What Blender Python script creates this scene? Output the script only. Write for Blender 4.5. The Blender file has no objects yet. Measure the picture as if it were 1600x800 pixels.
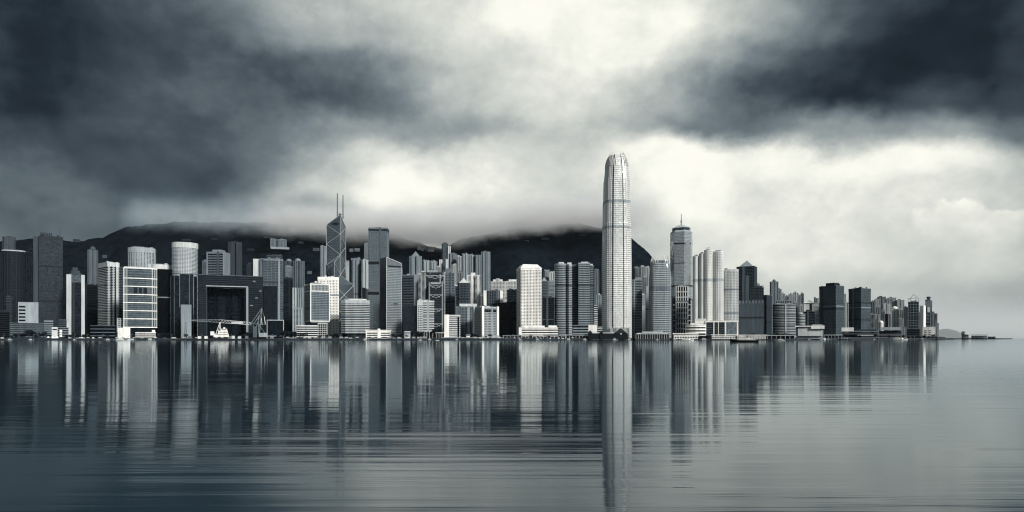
import bpy, math, random
import numpy as np
from mathutils import Vector, Matrix

# ------------------------------------------------------------------ picture constants
F, HZ, CX, CAMZ = 1050.0, 527.0, 800.0, 6.0      # focal length, horizon row, centre column (photo pixels), eye height
scene = bpy.context.scene
C = scene.collection
R = math.radians
random.seed(7)

# ------------------------------------------------------------------ camera
cam = bpy.data.cameras.new('camera')
cam.sensor_width = 36.0
cam.lens = 36.0 * F / 1600.0
cam.shift_y = (HZ - 400.0) / 1600.0
cam.clip_start, cam.clip_end = 1.0, 60000.0
camo = bpy.data.objects.new('camera', cam)
camo.location = (0, 0, CAMZ)
camo.rotation_euler = (R(90), 0, 0)
C.objects.link(camo)
scene.camera = camo

# ------------------------------------------------------------------ light, exposure
SUN_AZ, SUN_EL, SUN_POWER = 138.0, 30.0, 1.5      # azimuth clockwise from the view axis
EXPO = 1.68
scene.view_settings.view_transform = 'Standard'
scene.view_settings.look = 'None'
scene.view_settings.exposure = EXPO
scene.view_settings.gamma = 1.0
scene.view_settings.use_curve_mapping = False
scene.cycles.use_denoising = True
scene.cycles.filter_width = 1.15
scene.cycles.max_bounces = 6
scene.cycles.volume_bounces = 3
scene.cycles.diffuse_bounces = 2
scene.cycles.glossy_bounces = 3
scene.cycles.transparent_max_bounces = 8
scene.cycles.caustics_reflective = False
scene.cycles.caustics_refractive = False

sun = bpy.data.lights.new('sun', 'SUN')
sun.energy = SUN_POWER
sun.angle = R(10)
sun.color = (1.0, 0.975, 0.93)
suno = bpy.data.objects.new('sun', sun)
sdir = Vector((math.sin(R(SUN_AZ)) * math.cos(R(SUN_EL)), math.cos(R(SUN_AZ)) * math.cos(R(SUN_EL)), math.sin(R(SUN_EL))))
suno.rotation_euler = sdir.to_track_quat('Z', 'Y').to_euler()
suno.location = (600, -400, 500)
C.objects.link(suno)

def lin(c):
    return tuple(((v / 255.0) / 12.92 if v / 255.0 <= 0.04045 else ((v / 255.0 + 0.055) / 1.055) ** 2.4) for v in c)

# ------------------------------------------------------------------ sky: cloud deck over a Nishita sky
def make_world():
    w = bpy.data.worlds.new('World')
    scene.world = w
    w.use_nodes = True
    nt = w.node_tree
    nt.nodes.clear()
    N, Lk = nt.nodes.new, nt.links.new
    def math_(op, a, b=None, c=None, clamp=False):
        n = N('ShaderNodeMath'); n.operation = op; n.use_clamp = clamp
        for i, v in enumerate((a, b, c)):
            if v is None: continue
            if isinstance(v, (int, float)): n.inputs[i].default_value = v
            else: Lk(v, n.inputs[i])
        return n.outputs[0]
    def rng(v, a, b, c, d, kind='LINEAR'):
        n = N('ShaderNodeMapRange'); n.interpolation_type = kind; n.clamp = True
        Lk(v, n.inputs[0])
        for i, x in enumerate((a, b, c, d)): n.inputs[i + 1].default_value = x
        return n.outputs[0]
    def noise(vec, scale, detail, rough, stretch=(1, 1, 1), off=(0, 0, 0), dist=0.0):
        m = N('ShaderNodeMapping'); Lk(vec, m.inputs[0])
        m.inputs['Scale'].default_value = stretch; m.inputs['Location'].default_value = off
        n = N('ShaderNodeTexNoise'); Lk(m.outputs[0], n.inputs['Vector'])
        n.inputs['Scale'].default_value = scale; n.inputs['Detail'].default_value = detail
        n.inputs['Roughness'].default_value = rough; n.inputs['Distortion'].default_value = dist
        return n.outputs[0]
    tc = N('ShaderNodeTexCoord')
    d = tc.outputs['Generated']
    sep = N('ShaderNodeSeparateXYZ'); Lk(d, sep.inputs[0])
    x, y, z = sep.outputs
    az = math_('ARCTAN2', x, y)
    hyp = math_('SQRT', math_('ADD', math_('MULTIPLY', x, x), math_('MULTIPLY', y, y)))
    hyp = math_('MAXIMUM', hyp, 0.02)
    ca = math_('MAXIMUM', math_('COSINE', az), 0.55)
    v = math_('DIVIDE', z, math_('MULTIPLY', hyp, ca))
    u = math_('MULTIPLY_ADD', az, 1 / R(120), 0.5)
    # wind-drawn warp of the cloud field
    n1 = noise(d, 3.2, 3.0, 0.5, (1, 1, 1.6), (3.1, 0.4, 1.7))
    n2 = noise(d, 3.6, 3.0, 0.5, (1, 1, 1.6), (8.3, 5.4, 0.2))
    n3 = noise(d, 9.0, 6.0, 0.6, (1, 1, 1.2), (1.3, 2.4, 7.2))
    n4 = noise(d, 10.0, 6.0, 0.6, (1, 1, 1.2), (5.3, 9.4, 3.2))
    low = rng(v, 0.02, 0.16, 0.25, 1.0)
    wu = math_('ADD', math_('MULTIPLY_ADD', n1, 0.05, -0.025), math_('MULTIPLY_ADD', n3, 0.040, -0.020))
    wv = math_('ADD', math_('MULTIPLY_ADD', n2, 0.085, -0.0425), math_('MULTIPLY_ADD', n4, 0.070, -0.035))
    u2 = math_('ADD', u, math_('MULTIPLY', wu, low))
    v2 = math_('ADD', v, math_('MULTIPLY', wv, low))
    X = [0, 100, 200, 300, 400, 500, 600, 700, 800, 900, 1000, 1100, 1200, 1300, 1400, 1500, 1600]
    ROWS = [
        (527, [0.34, 0.34, 0.34, 0.36, 0.4, 0.5, 0.58, 0.62, 0.64, 0.66, 0.68, 0.7, 0.7, 0.68, 0.66, 0.6, 0.56]),
        (450, [0.36, 0.36, 0.36, 0.37, 0.42, 0.56, 0.66, 0.7, 0.7, 0.68, 0.72, 0.8, 0.77, 0.75, 0.72, 0.7, 0.68]),
        (400, [0.38, 0.38, 0.36, 0.34, 0.4, 0.62, 0.74, 0.8, 0.76, 0.66, 0.8, 0.88, 0.875, 0.835, 0.795, 0.785, 0.805]),
        (350, [0.4, 0.38, 0.35, 0.31, 0.37, 0.68, 0.8, 0.84, 0.8, 0.66, 0.87, 0.91, 0.895, 0.875, 0.825, 0.835, 0.815]),
        (300, [0.42, 0.37, 0.33, 0.33, 0.58, 0.86, 0.97, 0.93, 0.83, 0.76, 0.91, 0.93, 0.915, 0.895, 0.835, 0.805, 0.755]),
        (250, [0.34, 0.31, 0.35, 0.33, 0.46, 0.77, 0.88, 0.84, 0.76, 0.78, 0.93, 0.96, 0.945, 0.945, 0.915, 0.875, 0.775]),
        (200, [0.24, 0.26, 0.32, 0.33, 0.35, 0.59, 0.62, 0.46, 0.72, 0.8, 0.62, 0.43, 0.41, 0.62, 0.51, 0.61, 0.38]),
        (150, [0.17, 0.22, 0.29, 0.34, 0.34, 0.3, 0.36, 0.7, 0.83, 0.88, 0.8, 0.43, 0.27, 0.18, 0.22, 0.31, 0.19]),
        (100, [0.14, 0.18, 0.24, 0.31, 0.36, 0.38, 0.42, 0.76, 0.86, 0.9, 0.94, 0.67, 0.37, 0.21, 0.14, 0.17, 0.17]),
        (50, [0.14, 0.17, 0.24, 0.35, 0.48, 0.63, 0.64, 0.85, 0.91, 0.94, 0.95, 0.81, 0.55, 0.31, 0.2, 0.15, 0.13]),
        (0, [0.15, 0.19, 0.27, 0.45, 0.56, 0.71, 0.76, 0.86, 0.92, 0.93, 0.9, 0.8, 0.61, 0.37, 0.26, 0.2, 0.14]),
    ]
    L = None
    pv = None
    for py, vals in ROWS:
        cr = N('ShaderNodeValToRGB')
        cr.color_ramp.interpolation = 'B_SPLINE'
        pts = [(0.02, 0.50)] + [((math.atan((px - CX) / F) / R(120)) + 0.5, val) for px, val in zip(X, vals)] + [(0.98, 0.50)]
        el = cr.color_ramp.elements
        el[0].position, el[1].position = pts[0][0], pts[-1][0]
        for p, val in pts[1:-1]: el.new(p)
        for e, (p, val) in zip(el, pts):
            e.position = p; e.color = (val, val, val, 1)
        Lk(u2, cr.inputs[0])
        vv = (HZ - py) / F
        if L is None: L = cr.outputs[0]
        else:
            t = rng(v2, pv, vv, 0, 1, 'SMOOTHSTEP')
            m = N('ShaderNodeMix'); m.data_type = 'FLOAT'
            Lk(t, m.inputs[0]); Lk(L, m.inputs[2]); Lk(cr.outputs[0], m.inputs[3])
            L = m.outputs[0]
        pv = vv
    L = math_('MULTIPLY_ADD', math_('SUBTRACT', L, 0.5), 1.09, 0.5)
    up = rng(v2, 0.52, 0.95, 0, 1, 'SMOOTHSTEP')
    big = noise(d, 2.2, 4.0, 0.5, (1, 1, 1.5), (4.0, 1.0, 2.0))
    m = N('ShaderNodeMix'); m.data_type = 'FLOAT'
    Lk(up, m.inputs[0]); Lk(L, m.inputs[2]); m.inputs[3].default_value = 0.52
    L = m.outputs[0]
    # same broken-cloud variation everywhere outside the part laid out above
    out = math_('MAXIMUM', up, rng(math_('ABSOLUTE', az), R(38), R(58), 0, 1))
    L = math_('ADD', L, math_('MULTIPLY', math_('MULTIPLY_ADD', big, 1.1, -0.55), out))
    # billows and wisps
    w1 = noise(d, 8.0, 8.0, 0.58, (1, 1, 1.35), (2.0, 7.0, 4.0), 0.15)
    w2 = noise(d, 24.0, 6.0, 0.6, (1, 1, 1.3), (6.0, 3.0, 1.0), 0.1)
    amp = rng(v, 0.0, 0.2, 0.35, 1.0)
    det = math_('ADD', math_('MULTIPLY_ADD', w1, 0.40, -0.20), math_('MULTIPLY_ADD', w2, 0.13, -0.065))
    L = math_('ADD', L, math_('MULTIPLY', math_('MULTIPLY', det, amp), rng(L, 0.1, 0.5, 0.85, 1.0)))
    # cumulus heads over the western horizon
    cn = math_('ADD', math_('MULTIPLY_ADD', noise(d, 13.0, 2.0, 0.5, (1, 1, 1), (9.0, 2.0, 5.0)), 1.3, -0.65), math_('MULTIPLY_ADD', noise(d, 34.0, 7.0, 0.62, (1, 1, 1), (4.0, 2.0, 8.0)), 0.9, -0.45))
    mk = None
    for (cpx, cpy, rx, ry) in ((1500, 356, 78, 46), (1575, 362, 60, 38)):
        aa = math.atan((cpx - CX) / F); ra = rx / F * math.cos(aa) ** 2
        q1 = math_('DIVIDE', math_('SUBTRACT', az, aa), ra)
        q2 = math_('DIVIDE', math_('SUBTRACT', v, (HZ - cpy) / F), ry / F)
        rr_ = math_('SQRT', math_('ADD', math_('MULTIPLY', q1, q1), math_('MULTIPLY', q2, q2)))
        m1 = math_('MULTIPLY', rng(math_('ADD', rr_, cn), 1.10, 0.86, 0, 1, 'SMOOTHSTEP'), rng(q2, -0.5, 0.9, 0.0, 1.0))
        mk = m1 if mk is None else math_('MAXIMUM', mk, m1)
    L = math_('ADD', L, math_('MULTIPLY', mk, 0.10))
    tone_ = N('ShaderNodeValToRGB')
    tone_.color_ramp.interpolation = 'LINEAR'
    st = [(0.0, (3, 7, 12)), (.15, (27, 37, 45)), (.30, (66, 77, 85)), (.49, (114, 126, 131)), (.7, (171, 178, 176)), (.85, (214, 217, 210)), (.96, (247, 247, 236)), (1.0, (255, 253, 243))]
    el = tone_.color_ramp.elements
    el[0].position, el[1].position = st[0][0], st[-1][0]
    for p, c in st[1:-1]: el.new(p)
    k = 1.0 / (2 ** EXPO)
    for e, (p, c) in zip(el, st):
        e.position = p; e.color = tuple(q * k for q in lin(c)) + (1,)
    Lk(L, tone_.inputs[0])
    sc = N('ShaderNodeVectorMath'); sc.operation = 'SCALE'; sc.inputs['Scale'].default_value = 10.0
    Lk(tone_.outputs[0], sc.inputs[0])
    sky = N('ShaderNodeTexSky'); sky.sky_type = 'NISHITA'; sky.sun_disc = False
    sky.sun_elevation = R(SUN_EL); sky.sun_rotation = R(SUN_AZ)
    mx = N('ShaderNodeMix'); mx.data_type = 'RGBA'
    mx.inputs[0].default_value = 0.006
    Lk(sc.outputs[0], mx.inputs[6]); Lk(sky.outputs[0], mx.inputs[7])
    bg = N('ShaderNodeBackground'); bg.inputs['Strength'].default_value = 0.10
    Lk(mx.outputs[2], bg.inputs[0])
    wo = N('ShaderNodeOutputWorld'); Lk(bg.outputs[0], wo.inputs[0])
make_world()

# ------------------------------------------------------------------ materials
_mats = {}
def tint(v):
    ks = [(0.015, (.58, 1.02, 1.48)), (.1, (.76, 1.02, 1.22)), (.4, (.90, 1.01, 1.07)), (.8, (1.01, 1.0, .955))]
    if v <= ks[0][0]: t = ks[0][1]
    elif v >= ks[-1][0]: t = ks[-1][1]
    else:
        for (a, ta), (b, tb) in zip(ks, ks[1:]):
            if a <= v <= b:
                f = (math.log(v) - math.log(a)) / (math.log(b) - math.log(a))
                t = tuple(p + (q - p) * f for p, q in zip(ta, tb)); break
    if v < .16: v *= .50 + .50 * max(0, (v - .06) / .10)     # dark tones deepened; on the left this stands in for cloud shade
    return tuple(min(0.95, v * q) for q in t)

def new_mat(name):
    m = bpy.data.materials.new(name); m.use_nodes = True
    nt = m.node_tree
    return m, nt, nt.nodes['Principled BSDF']

def wall(v, rough=0.75, metal=0.0):
    """painted or stone cladding: base colour with weather streaks and blotches"""
    key = ('wall', round(v, 4), rough, metal)
    if key in _mats: return _mats[key]
    m, nt, p = new_mat('cladding_%03d' % int(v * 1000))
    N, Lk = nt.nodes.new, nt.links.new
    tc = N('ShaderNodeTexCoord')
    mp = N('ShaderNodeMapping'); Lk(tc.outputs['Object'], mp.inputs[0]); mp.inputs['Scale'].default_value = (0.16, 0.16, 0.022)
    n = N('ShaderNodeTexNoise'); n.inputs['Scale'].default_value = 1.0; n.inputs['Detail'].default_value = 5
    Lk(mp.outputs[0], n.inputs['Vector'])
    cr = N('ShaderNodeValToRGB')
    c = tint(v)
    cr.color_ramp.elements[0].position = .3; cr.color_ramp.elements[1].position = .7
    cr.color_ramp.elements[0].color = tuple(q * .72 for q in c) + (1,)
    cr.color_ramp.elements[1].color = tuple(min(.95, q * 1.08) for q in c) + (1,)
    Lk(n.outputs[0], cr.inputs[0]); Lk(cr.outputs[0], p.inputs['Base Color'])
    p.inputs['Roughness'].default_value = rough; p.inputs['Metallic'].default_value = metal
    p.inputs['Specular IOR Level'].default_value = .22
    _mats[key] = m
    return m

def glass(v, px=3.0, pz=3.8, var=0.55, rough=0.16, metal=0.55):
    """curtain wall glass: every pane a slightly different tone and tilt"""
    key = ('glass', round(v, 4), px, pz, var, rough, metal)
    if key in _mats: return _mats[key]
    m, nt, p = new_mat('window_glass_%03d' % int(v * 1000))
    N, Lk = nt.nodes.new, nt.links.new
    tc = N('ShaderNodeTexCoord')
    mp = N('ShaderNodeMapping'); Lk(tc.outputs['Object'], mp.inputs[0])
    mp.inputs['Scale'].default_value = (1 / px, 1 / px, 1 / pz); mp.inputs['Location'].default_value = (.371, .413, .05)
    fl = N('ShaderNodeVectorMath'); fl.operation = 'FLOOR'; Lk(mp.outputs[0], fl.inputs[0])
    wn = N('ShaderNodeTexWhiteNoise'); wn.noise_dimensions = '3D'; Lk(fl.outputs[0], wn.inputs[0])
    big = N('ShaderNodeTexNoise'); big.inputs['Scale'].default_value = .035; big.inputs['Detail'].default_value = 4
    Lk(tc.outputs['Object'], big.inputs['Vector'])
    ad = N('ShaderNodeMath'); ad.operation = 'MULTIPLY_ADD'; Lk(wn.outputs['Value'], ad.inputs[0]); ad.inputs[1].default_value = .6
    sb = N('ShaderNodeMath'); sb.operation = 'MULTIPLY'; Lk(big.outputs[0], sb.inputs[0]); sb.inputs[1].default_value = .6
    Lk(sb.outputs[0], ad.inputs[2])
    cr = N('ShaderNodeValToRGB')
    c = tint(v)
    cr.color_ramp.elements[0].position = .15; cr.color_ramp.elements[1].position = .95
    cr.color_ramp.elements[0].color = tuple(q * (1 - var) for q in c) + (1,)
    cr.color_ramp.elements[1].color = tuple(min(.9, q * (1 + var * 1.3)) for q in c) + (1,)
    Lk(ad.outputs[0], cr.inputs[0]); Lk(cr.outputs[0], p.inputs['Base Color'])
    p.inputs['Roughness'].default_value = rough; p.inputs['Metallic'].default_value = metal
    p.inputs['IOR'].default_value = 1.34
    geo = N('ShaderNodeNewGeometry')
    sbv = N('ShaderNodeVectorMath'); sbv.operation = 'SUBTRACT'; Lk(wn.outputs['Color'], sbv.inputs[0]); sbv.inputs[1].default_value = (.5, .5, .5)
    scv = N('ShaderNodeVectorMath'); scv.operation = 'SCALE'; Lk(sbv.outputs[0], scv.inputs[0]); scv.inputs['Scale'].default_value = .045
    adv = N('ShaderNodeVectorMath'); adv.operation = 'ADD'; Lk(geo.outputs['Normal'], adv.inputs[0]); Lk(scv.outputs[0], adv.inputs[1])
    nrm = N('ShaderNodeVectorMath'); nrm.operation = 'NORMALIZE'; Lk(adv.outputs[0], nrm.inputs[0]); Lk(nrm.outputs[0], p.inputs['Normal'])
    _mats[key] = m
    return m

def water_mat():
    m, nt, p = new_mat('harbour_water')
    N, Lk = nt.nodes.new, nt.links.new
    nt.nodes.remove(p)
    tc = N('ShaderNodeTexCoord')
    def layer(sx, sy, detail, amp, off):
        mp = N('ShaderNodeMapping'); Lk(tc.outputs['Object'], mp.inputs[0])
        mp.inputs['Scale'].default_value = (sx, sy, 1); mp.inputs['Location'].default_value = off
        n = N('ShaderNodeTexNoise'); n.inputs['Scale'].default_value = 1; n.inputs['Detail'].default_value = detail
        n.inputs['Roughness'].default_value = .55
        Lk(mp.outputs[0], n.inputs['Vector'])
        q = N('ShaderNodeMath'); q.operation = 'MULTIPLY'; Lk(n.outputs[0], q.inputs[0]); q.inputs[1].default_value = amp
        return q.outputs[0]
    a = layer(1 / 22, 1 / .9, 5, .0150, (3, 1, 0))
    b = layer(1 / 110, 1 / 5, 5, .017, (1, 7, 0))
    c = layer(1 / 700, 1 / 45, 5, .06, (5, 2, 0))
    e_ = layer(1 / 60, 1 / 2.4, 4, .042, (2, 4, 0))
    # livelier water off the near quay, calmer out in the basin, in drifting wind patches
    sy_ = N('ShaderNodeSeparateXYZ'); Lk(tc.outputs['Object'], sy_.inputs[0])
    fade = N('ShaderNodeMapRange'); fade.clamp = True; Lk(sy_.outputs[1], fade.inputs[0])
    for i_, v_ in enumerate((28, 170, 1.0, .06)): fade.inputs[i_ + 1].default_value = v_
    pm = N('ShaderNodeMapping'); Lk(tc.outputs['Object'], pm.inputs[0]); pm.inputs['Scale'].default_value = (1 / 45, 1 / 9, 1)
    pn = N('ShaderNodeTexNoise'); pn.inputs['Scale'].default_value = 1; pn.inputs['Detail'].default_value = 3; Lk(pm.outputs[0], pn.inputs['Vector'])
    pr = N('ShaderNodeMapRange'); pr.clamp = True; Lk(pn.outputs[0], pr.inputs[0])
    for i_, v_ in enumerate((.32, .66, .25, 1.35)): pr.inputs[i_ + 1].default_value = v_
    fp_ = N('ShaderNodeMath'); fp_.operation = 'MULTIPLY'; Lk(fade.outputs[0], fp_.inputs[0]); Lk(pr.outputs[0], fp_.inputs[1])
    ae = N('ShaderNodeMath'); ae.operation = 'ADD'; Lk(a, ae.inputs[0]); Lk(e_, ae.inputs[1])
    am = N('ShaderNodeMath'); am.operation = 'MULTIPLY'; Lk(ae.outputs[0], am.inputs[0]); Lk(fp_.outputs[0], am.inputs[1])
    a = am.outputs[0]
    s1 = N('ShaderNodeMath'); s1.operation = 'ADD'; Lk(a, s1.inputs[0]); Lk(b, s1.inputs[1])
    s2 = N('ShaderNodeMath'); s2.operation = 'ADD'; Lk(s1.outputs[0], s2.inputs[0]); Lk(c, s2.inputs[1])
    bp = N('ShaderNodeBump'); bp.inputs['Strength'].default_value = 1.0; bp.inputs['Distance'].default_value = 1.0
    Lk(s2.outputs[0], bp.inputs['Height'])
    df = N('ShaderNodeBsdfDiffuse'); df.inputs['Color'].default_value = (.007, .018, .027, 1)
    gl_ = N('ShaderNodeBsdfGlossy'); gl_.inputs['Color'].default_value = (.86, .925, .955, 1); gl_.inputs['Roughness'].default_value = .062
    fr = N('ShaderNodeFresnel'); fr.inputs['IOR'].default_value = 1.29
    mxs = N('ShaderNodeMixShader'); Lk(fr.outputs[0], mxs.inputs[0]); Lk(df.outputs[0], mxs.inputs[1]); Lk(gl_.outputs[0], mxs.inputs[2])
    Lk(bp.outputs[0], gl_.inputs['Normal']); Lk(bp.outputs[0], fr.inputs['Normal'])
    out = [n for n in nt.nodes if n.type == 'OUTPUT_MATERIAL'][0]; Lk(mxs.outputs[0], out.inputs['Surface'])
    return m

def hill_mat(name, v):
    m, nt, p = new_mat(name)
    N, Lk = nt.nodes.new, nt.links.new
    tc = N('ShaderNodeTexCoord')
    n = N('ShaderNodeTexNoise'); n.inputs['Scale'].default_value = .022; n.inputs['Detail'].default_value = 7
    n.inputs['Roughness'].default_value = .65
    Lk(tc.outputs['Object'], n.inputs['Vector'])
    cr = N('ShaderNodeValToRGB'); c = tint(v)
    cr.color_ramp.elements[0].position = .35; cr.color_ramp.elements[1].position = .68
    cr.color_ramp.elements[0].color = tuple(q * .65 for q in c) + (1,)
    cr.color_ramp.elements[1].color = tuple(q * 1.45 for q in c) + (1,)
    Lk(n.outputs[0], cr.inputs[0]); Lk(cr.outputs[0], p.inputs['Base Color'])
    p.inputs['Roughness'].default_value = .95; p.inputs['Specular IOR Level'].default_value = .0
    return m

# ------------------------------------------------------------------ mesh builder
def offset_poly(poly, o):
    n = len(poly); out = []
    for i in range(n):
        p0, p1, p2 = poly[i - 1], poly[i], poly[(i + 1) % n]
        e1 = (p1[0] - p0[0], p1[1] - p0[1]); e2 = (p2[0] - p1[0], p2[1] - p1[1])
        l1 = math.hypot(*e1) or 1e-6; l2 = math.hypot(*e2) or 1e-6
        n1 = (e1[1] / l1, -e1[0] / l1); n2 = (e2[1] / l2, -e2[0] / l2)
        k = 1 + n1[0] * n2[0] + n1[1] * n2[1]
        k = max(k, .3)
        out.append((p1[0] + o * (n1[0] + n2[0]) / k, p1[1] + o * (n1[1] + n2[1]) / k))
    return out

class MB:
    def __init__(s): s.v, s.f = [], []
    def add(s, verts, faces):
        b = len(s.v); s.v += verts; s.f += [tuple(i + b for i in f) for f in faces]; return s
    def box(s, x0, x1, y0, y1, z0, z1):
        return s.add([(x0, y0, z0), (x1, y0, z0), (x1, y1, z0), (x0, y1, z0), (x0, y0, z1), (x1, y0, z1), (x1, y1, z1), (x0, y1, z1)],
                     [(3, 2, 1, 0), (4, 5, 6, 7), (0, 1, 5, 4), (1, 2, 6, 5), (2, 3, 7, 6), (3, 0, 4, 7)])
    def prism(s, poly, z0, z1, poly1=None, z1s=None):
        n = len(poly); q = poly1 or poly
        vs = [(x, y, z0) for x, y in poly] + [(x, y, (z1 if z1s is None else z1s[i])) for i, (x, y) in enumerate(q)]
        fs = [tuple(reversed(range(n))), tuple(range(n, 2 * n))] + [(i, (i + 1) % n, n + (i + 1) % n, n + i) for i in range(n)]
        return s.add(vs, fs)
    def cone(s, poly, z0, apex):
        n = len(poly)
        return s.add([(x, y, z0) for x, y in poly] + [apex], [tuple(reversed(range(n)))] + [(i, (i + 1) % n, n) for i in range(n)])
    def bar(s, p, q, r, r2=None, n=4):
        p, q = Vector(p), Vector(q); r2 = r if r2 is None else r2
        d = (q - p).normalized()
        a = d.cross(Vector((0, 0, 1)));
        if a.length < 1e-3: a = Vector((1, 0, 0))
        a.normalize(); b = d.cross(a)
        vs = []
        for c, rr in ((p, r), (q, r2)):
            for i in range(n):
                t = 2 * math.pi * (i + .5) / n
                vs.append(tuple(c + a * rr * math.cos(t) + b * rr * math.sin(t)))
        return s.add(vs, [tuple(range(n)), tuple(reversed(range(n, 2 * n)))] + [(i, n + i, n + (i + 1) % n, (i + 1) % n) for i in range(n)])
    def dome(s, cx, cy, z0, r, h, n=10, m=4):
        vs, fs = [], []
        for j in range(m):
            t = j / m * math.pi / 2
            for i in range(n):
                a = 2 * math.pi * i / n
                vs.append((cx + r * math.cos(t) * math.cos(a), cy + r * math.cos(t) * math.sin(a), z0 + h * math.sin(t)))
        vs.append((cx, cy, z0 + h))
        for j in range(m - 1):
            for i in range(n): fs.append((j * n + i, j * n + (i + 1) % n, (j + 1) * n + (i + 1) % n, (j + 1) * n + i))
        for i in range(n): fs.append(((m - 1) * n + i, (m - 1) * n + (i + 1) % n, m * n))
        fs.append(tuple(reversed(range(n))))
        return s.add(vs, fs)
    def mesh(s, name, mat, smooth=False):
        me = bpy.data.meshes.new(name)
        me.from_pydata(s.v, [], s.f)
        me.materials.append(mat)
        if smooth: me.polygons.foreach_set('use_smooth', [True] * len(me.polygons))
        me.update()
        return me
    def build(s, name, mat, parent=None, kind=None, smooth=False):
        if not s.v: return None
        o = bpy.data.objects.new(name, s.mesh(name, mat, smooth)); C.objects.link(o)
        o.parent = parent
        if kind: o['kind'] = kind
        return o

def tag(o, label, cat, group=None):
    o['label'] = label; o['category'] = cat
    if group: o['group'] = group
    return o

def empty(name, loc, rz=0.0):
    o = bpy.data.objects.new(name, None); o.location = loc; o.rotation_euler = (0, 0, rz)
    o.empty_display_size = 5
    C.objects.link(o); return o

# photo pixel -> place in the world at depth Y
def at(px, py, Y): return Vector(((px - CX) / F * Y, Y, CAMZ + (HZ - py) / F * Y))
def zz(py, Y): return CAMZ + (HZ - py) / F * Y

# ------------------------------------------------------------------ footprints (counter-clockwise, front is -y)
def rect(w, d): return [(-w / 2, -d / 2), (w / 2, -d / 2), (w / 2, d / 2), (-w / 2, d / 2)]
def cham(w, d, c):
    a, b = w / 2, d / 2
    return [(-a + c, -b), (a - c, -b), (a, -b + c), (a, b - c), (a - c, b), (-a + c, b), (-a, b - c), (-a, -b + c)]
def supell(w, d, n=2.0, k=24):
    out = []
    for i in range(k):
        t = 2 * math.pi * (i + .5) / k - math.pi / 2
        c, s_ = math.cos(t), math.sin(t)
        out.append((w / 2 * math.copysign(abs(c) ** (2 / n), c), d / 2 * math.copysign(abs(s_) ** (2 / n), s_)))
    return out
def bow(w, d, k=10, b=.28):
    """flat sides and back, bowed front"""
    out = []
    for i in range(k + 1):
        t = -1 + 2 * i / k
        out.append((t * w / 2, -d / 2 + b * d * t * t))
    return out + [(w / 2, d / 2), (-w / 2, d / 2)]
def cross(w, d, g=.16):
    a, b = w / 2, d / 2; p, q = w * g, d * g; n = w * .06; m = d * .22
    # plus plan with a slot in the middle of each face
    return [(-a + p, -b), (-n, -b), (-n, -b + m), (n, -b + m), (n, -b), (a - p, -b), (a - p, -b + q), (a, -b + q), (a, b - q), (a - p, b - q), (a - p, b),
            (-a + p, b), (-a + p, b - q), (-a, b - q), (-a, -b + q), (-a + p, -b + q)]

def add_piers(mb, poly, spacing, w, out, z0, z1, inn=.3, sep=None):
    n = len(poly)
    for i in range(n):
        p, q = poly[i], poly[(i + 1) % n]
        L = math.hypot(q[0] - p[0], q[1] - p[1])
        if L < spacing * .45: continue
        k = max(1, round(L / spacing)); dx, dy = (q[0] - p[0]) / L, (q[1] - p[1]) / L; nx, ny = dy, -dx
        for j in range(k + 1):
            c = min(max(j * L / k, w * .5), L - w * .5)
            if j == k and n <= 8: pass
            e = .02 * (j % 2)
            cx, cy = p[0] + dx * c, p[1] + dy * c
            quad = [(cx - dx * w / 2 + nx * out, cy - dy * w / 2 + ny * out), (cx + dx * w / 2 + nx * out, cy + dy * w / 2 + ny * out),
                    (cx + dx * w / 2 - nx * inn, cy + dy * w / 2 - ny * inn), (cx - dx * w / 2 - nx * inn, cy - dy * w / 2 - ny * inn)]
            quad.reverse()
            t = sep() if sep else mb
            t.prism(quad, z0, z1 + e + .011 * i)

def place(x0, x1, Y, t=0.0):
    """centre, yaw facing the eye (plus twist t degrees, + shows the right flank), metres per pixel across"""
    xc = (x0 + x1) / 2
    th = math.atan((xc - CX) / F)
    return ((xc - CX) / F * Y, Y), -th - R(t), Y / F * math.cos(th)

_gz = None
def ground_z(X, Y): return 3.0

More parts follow.
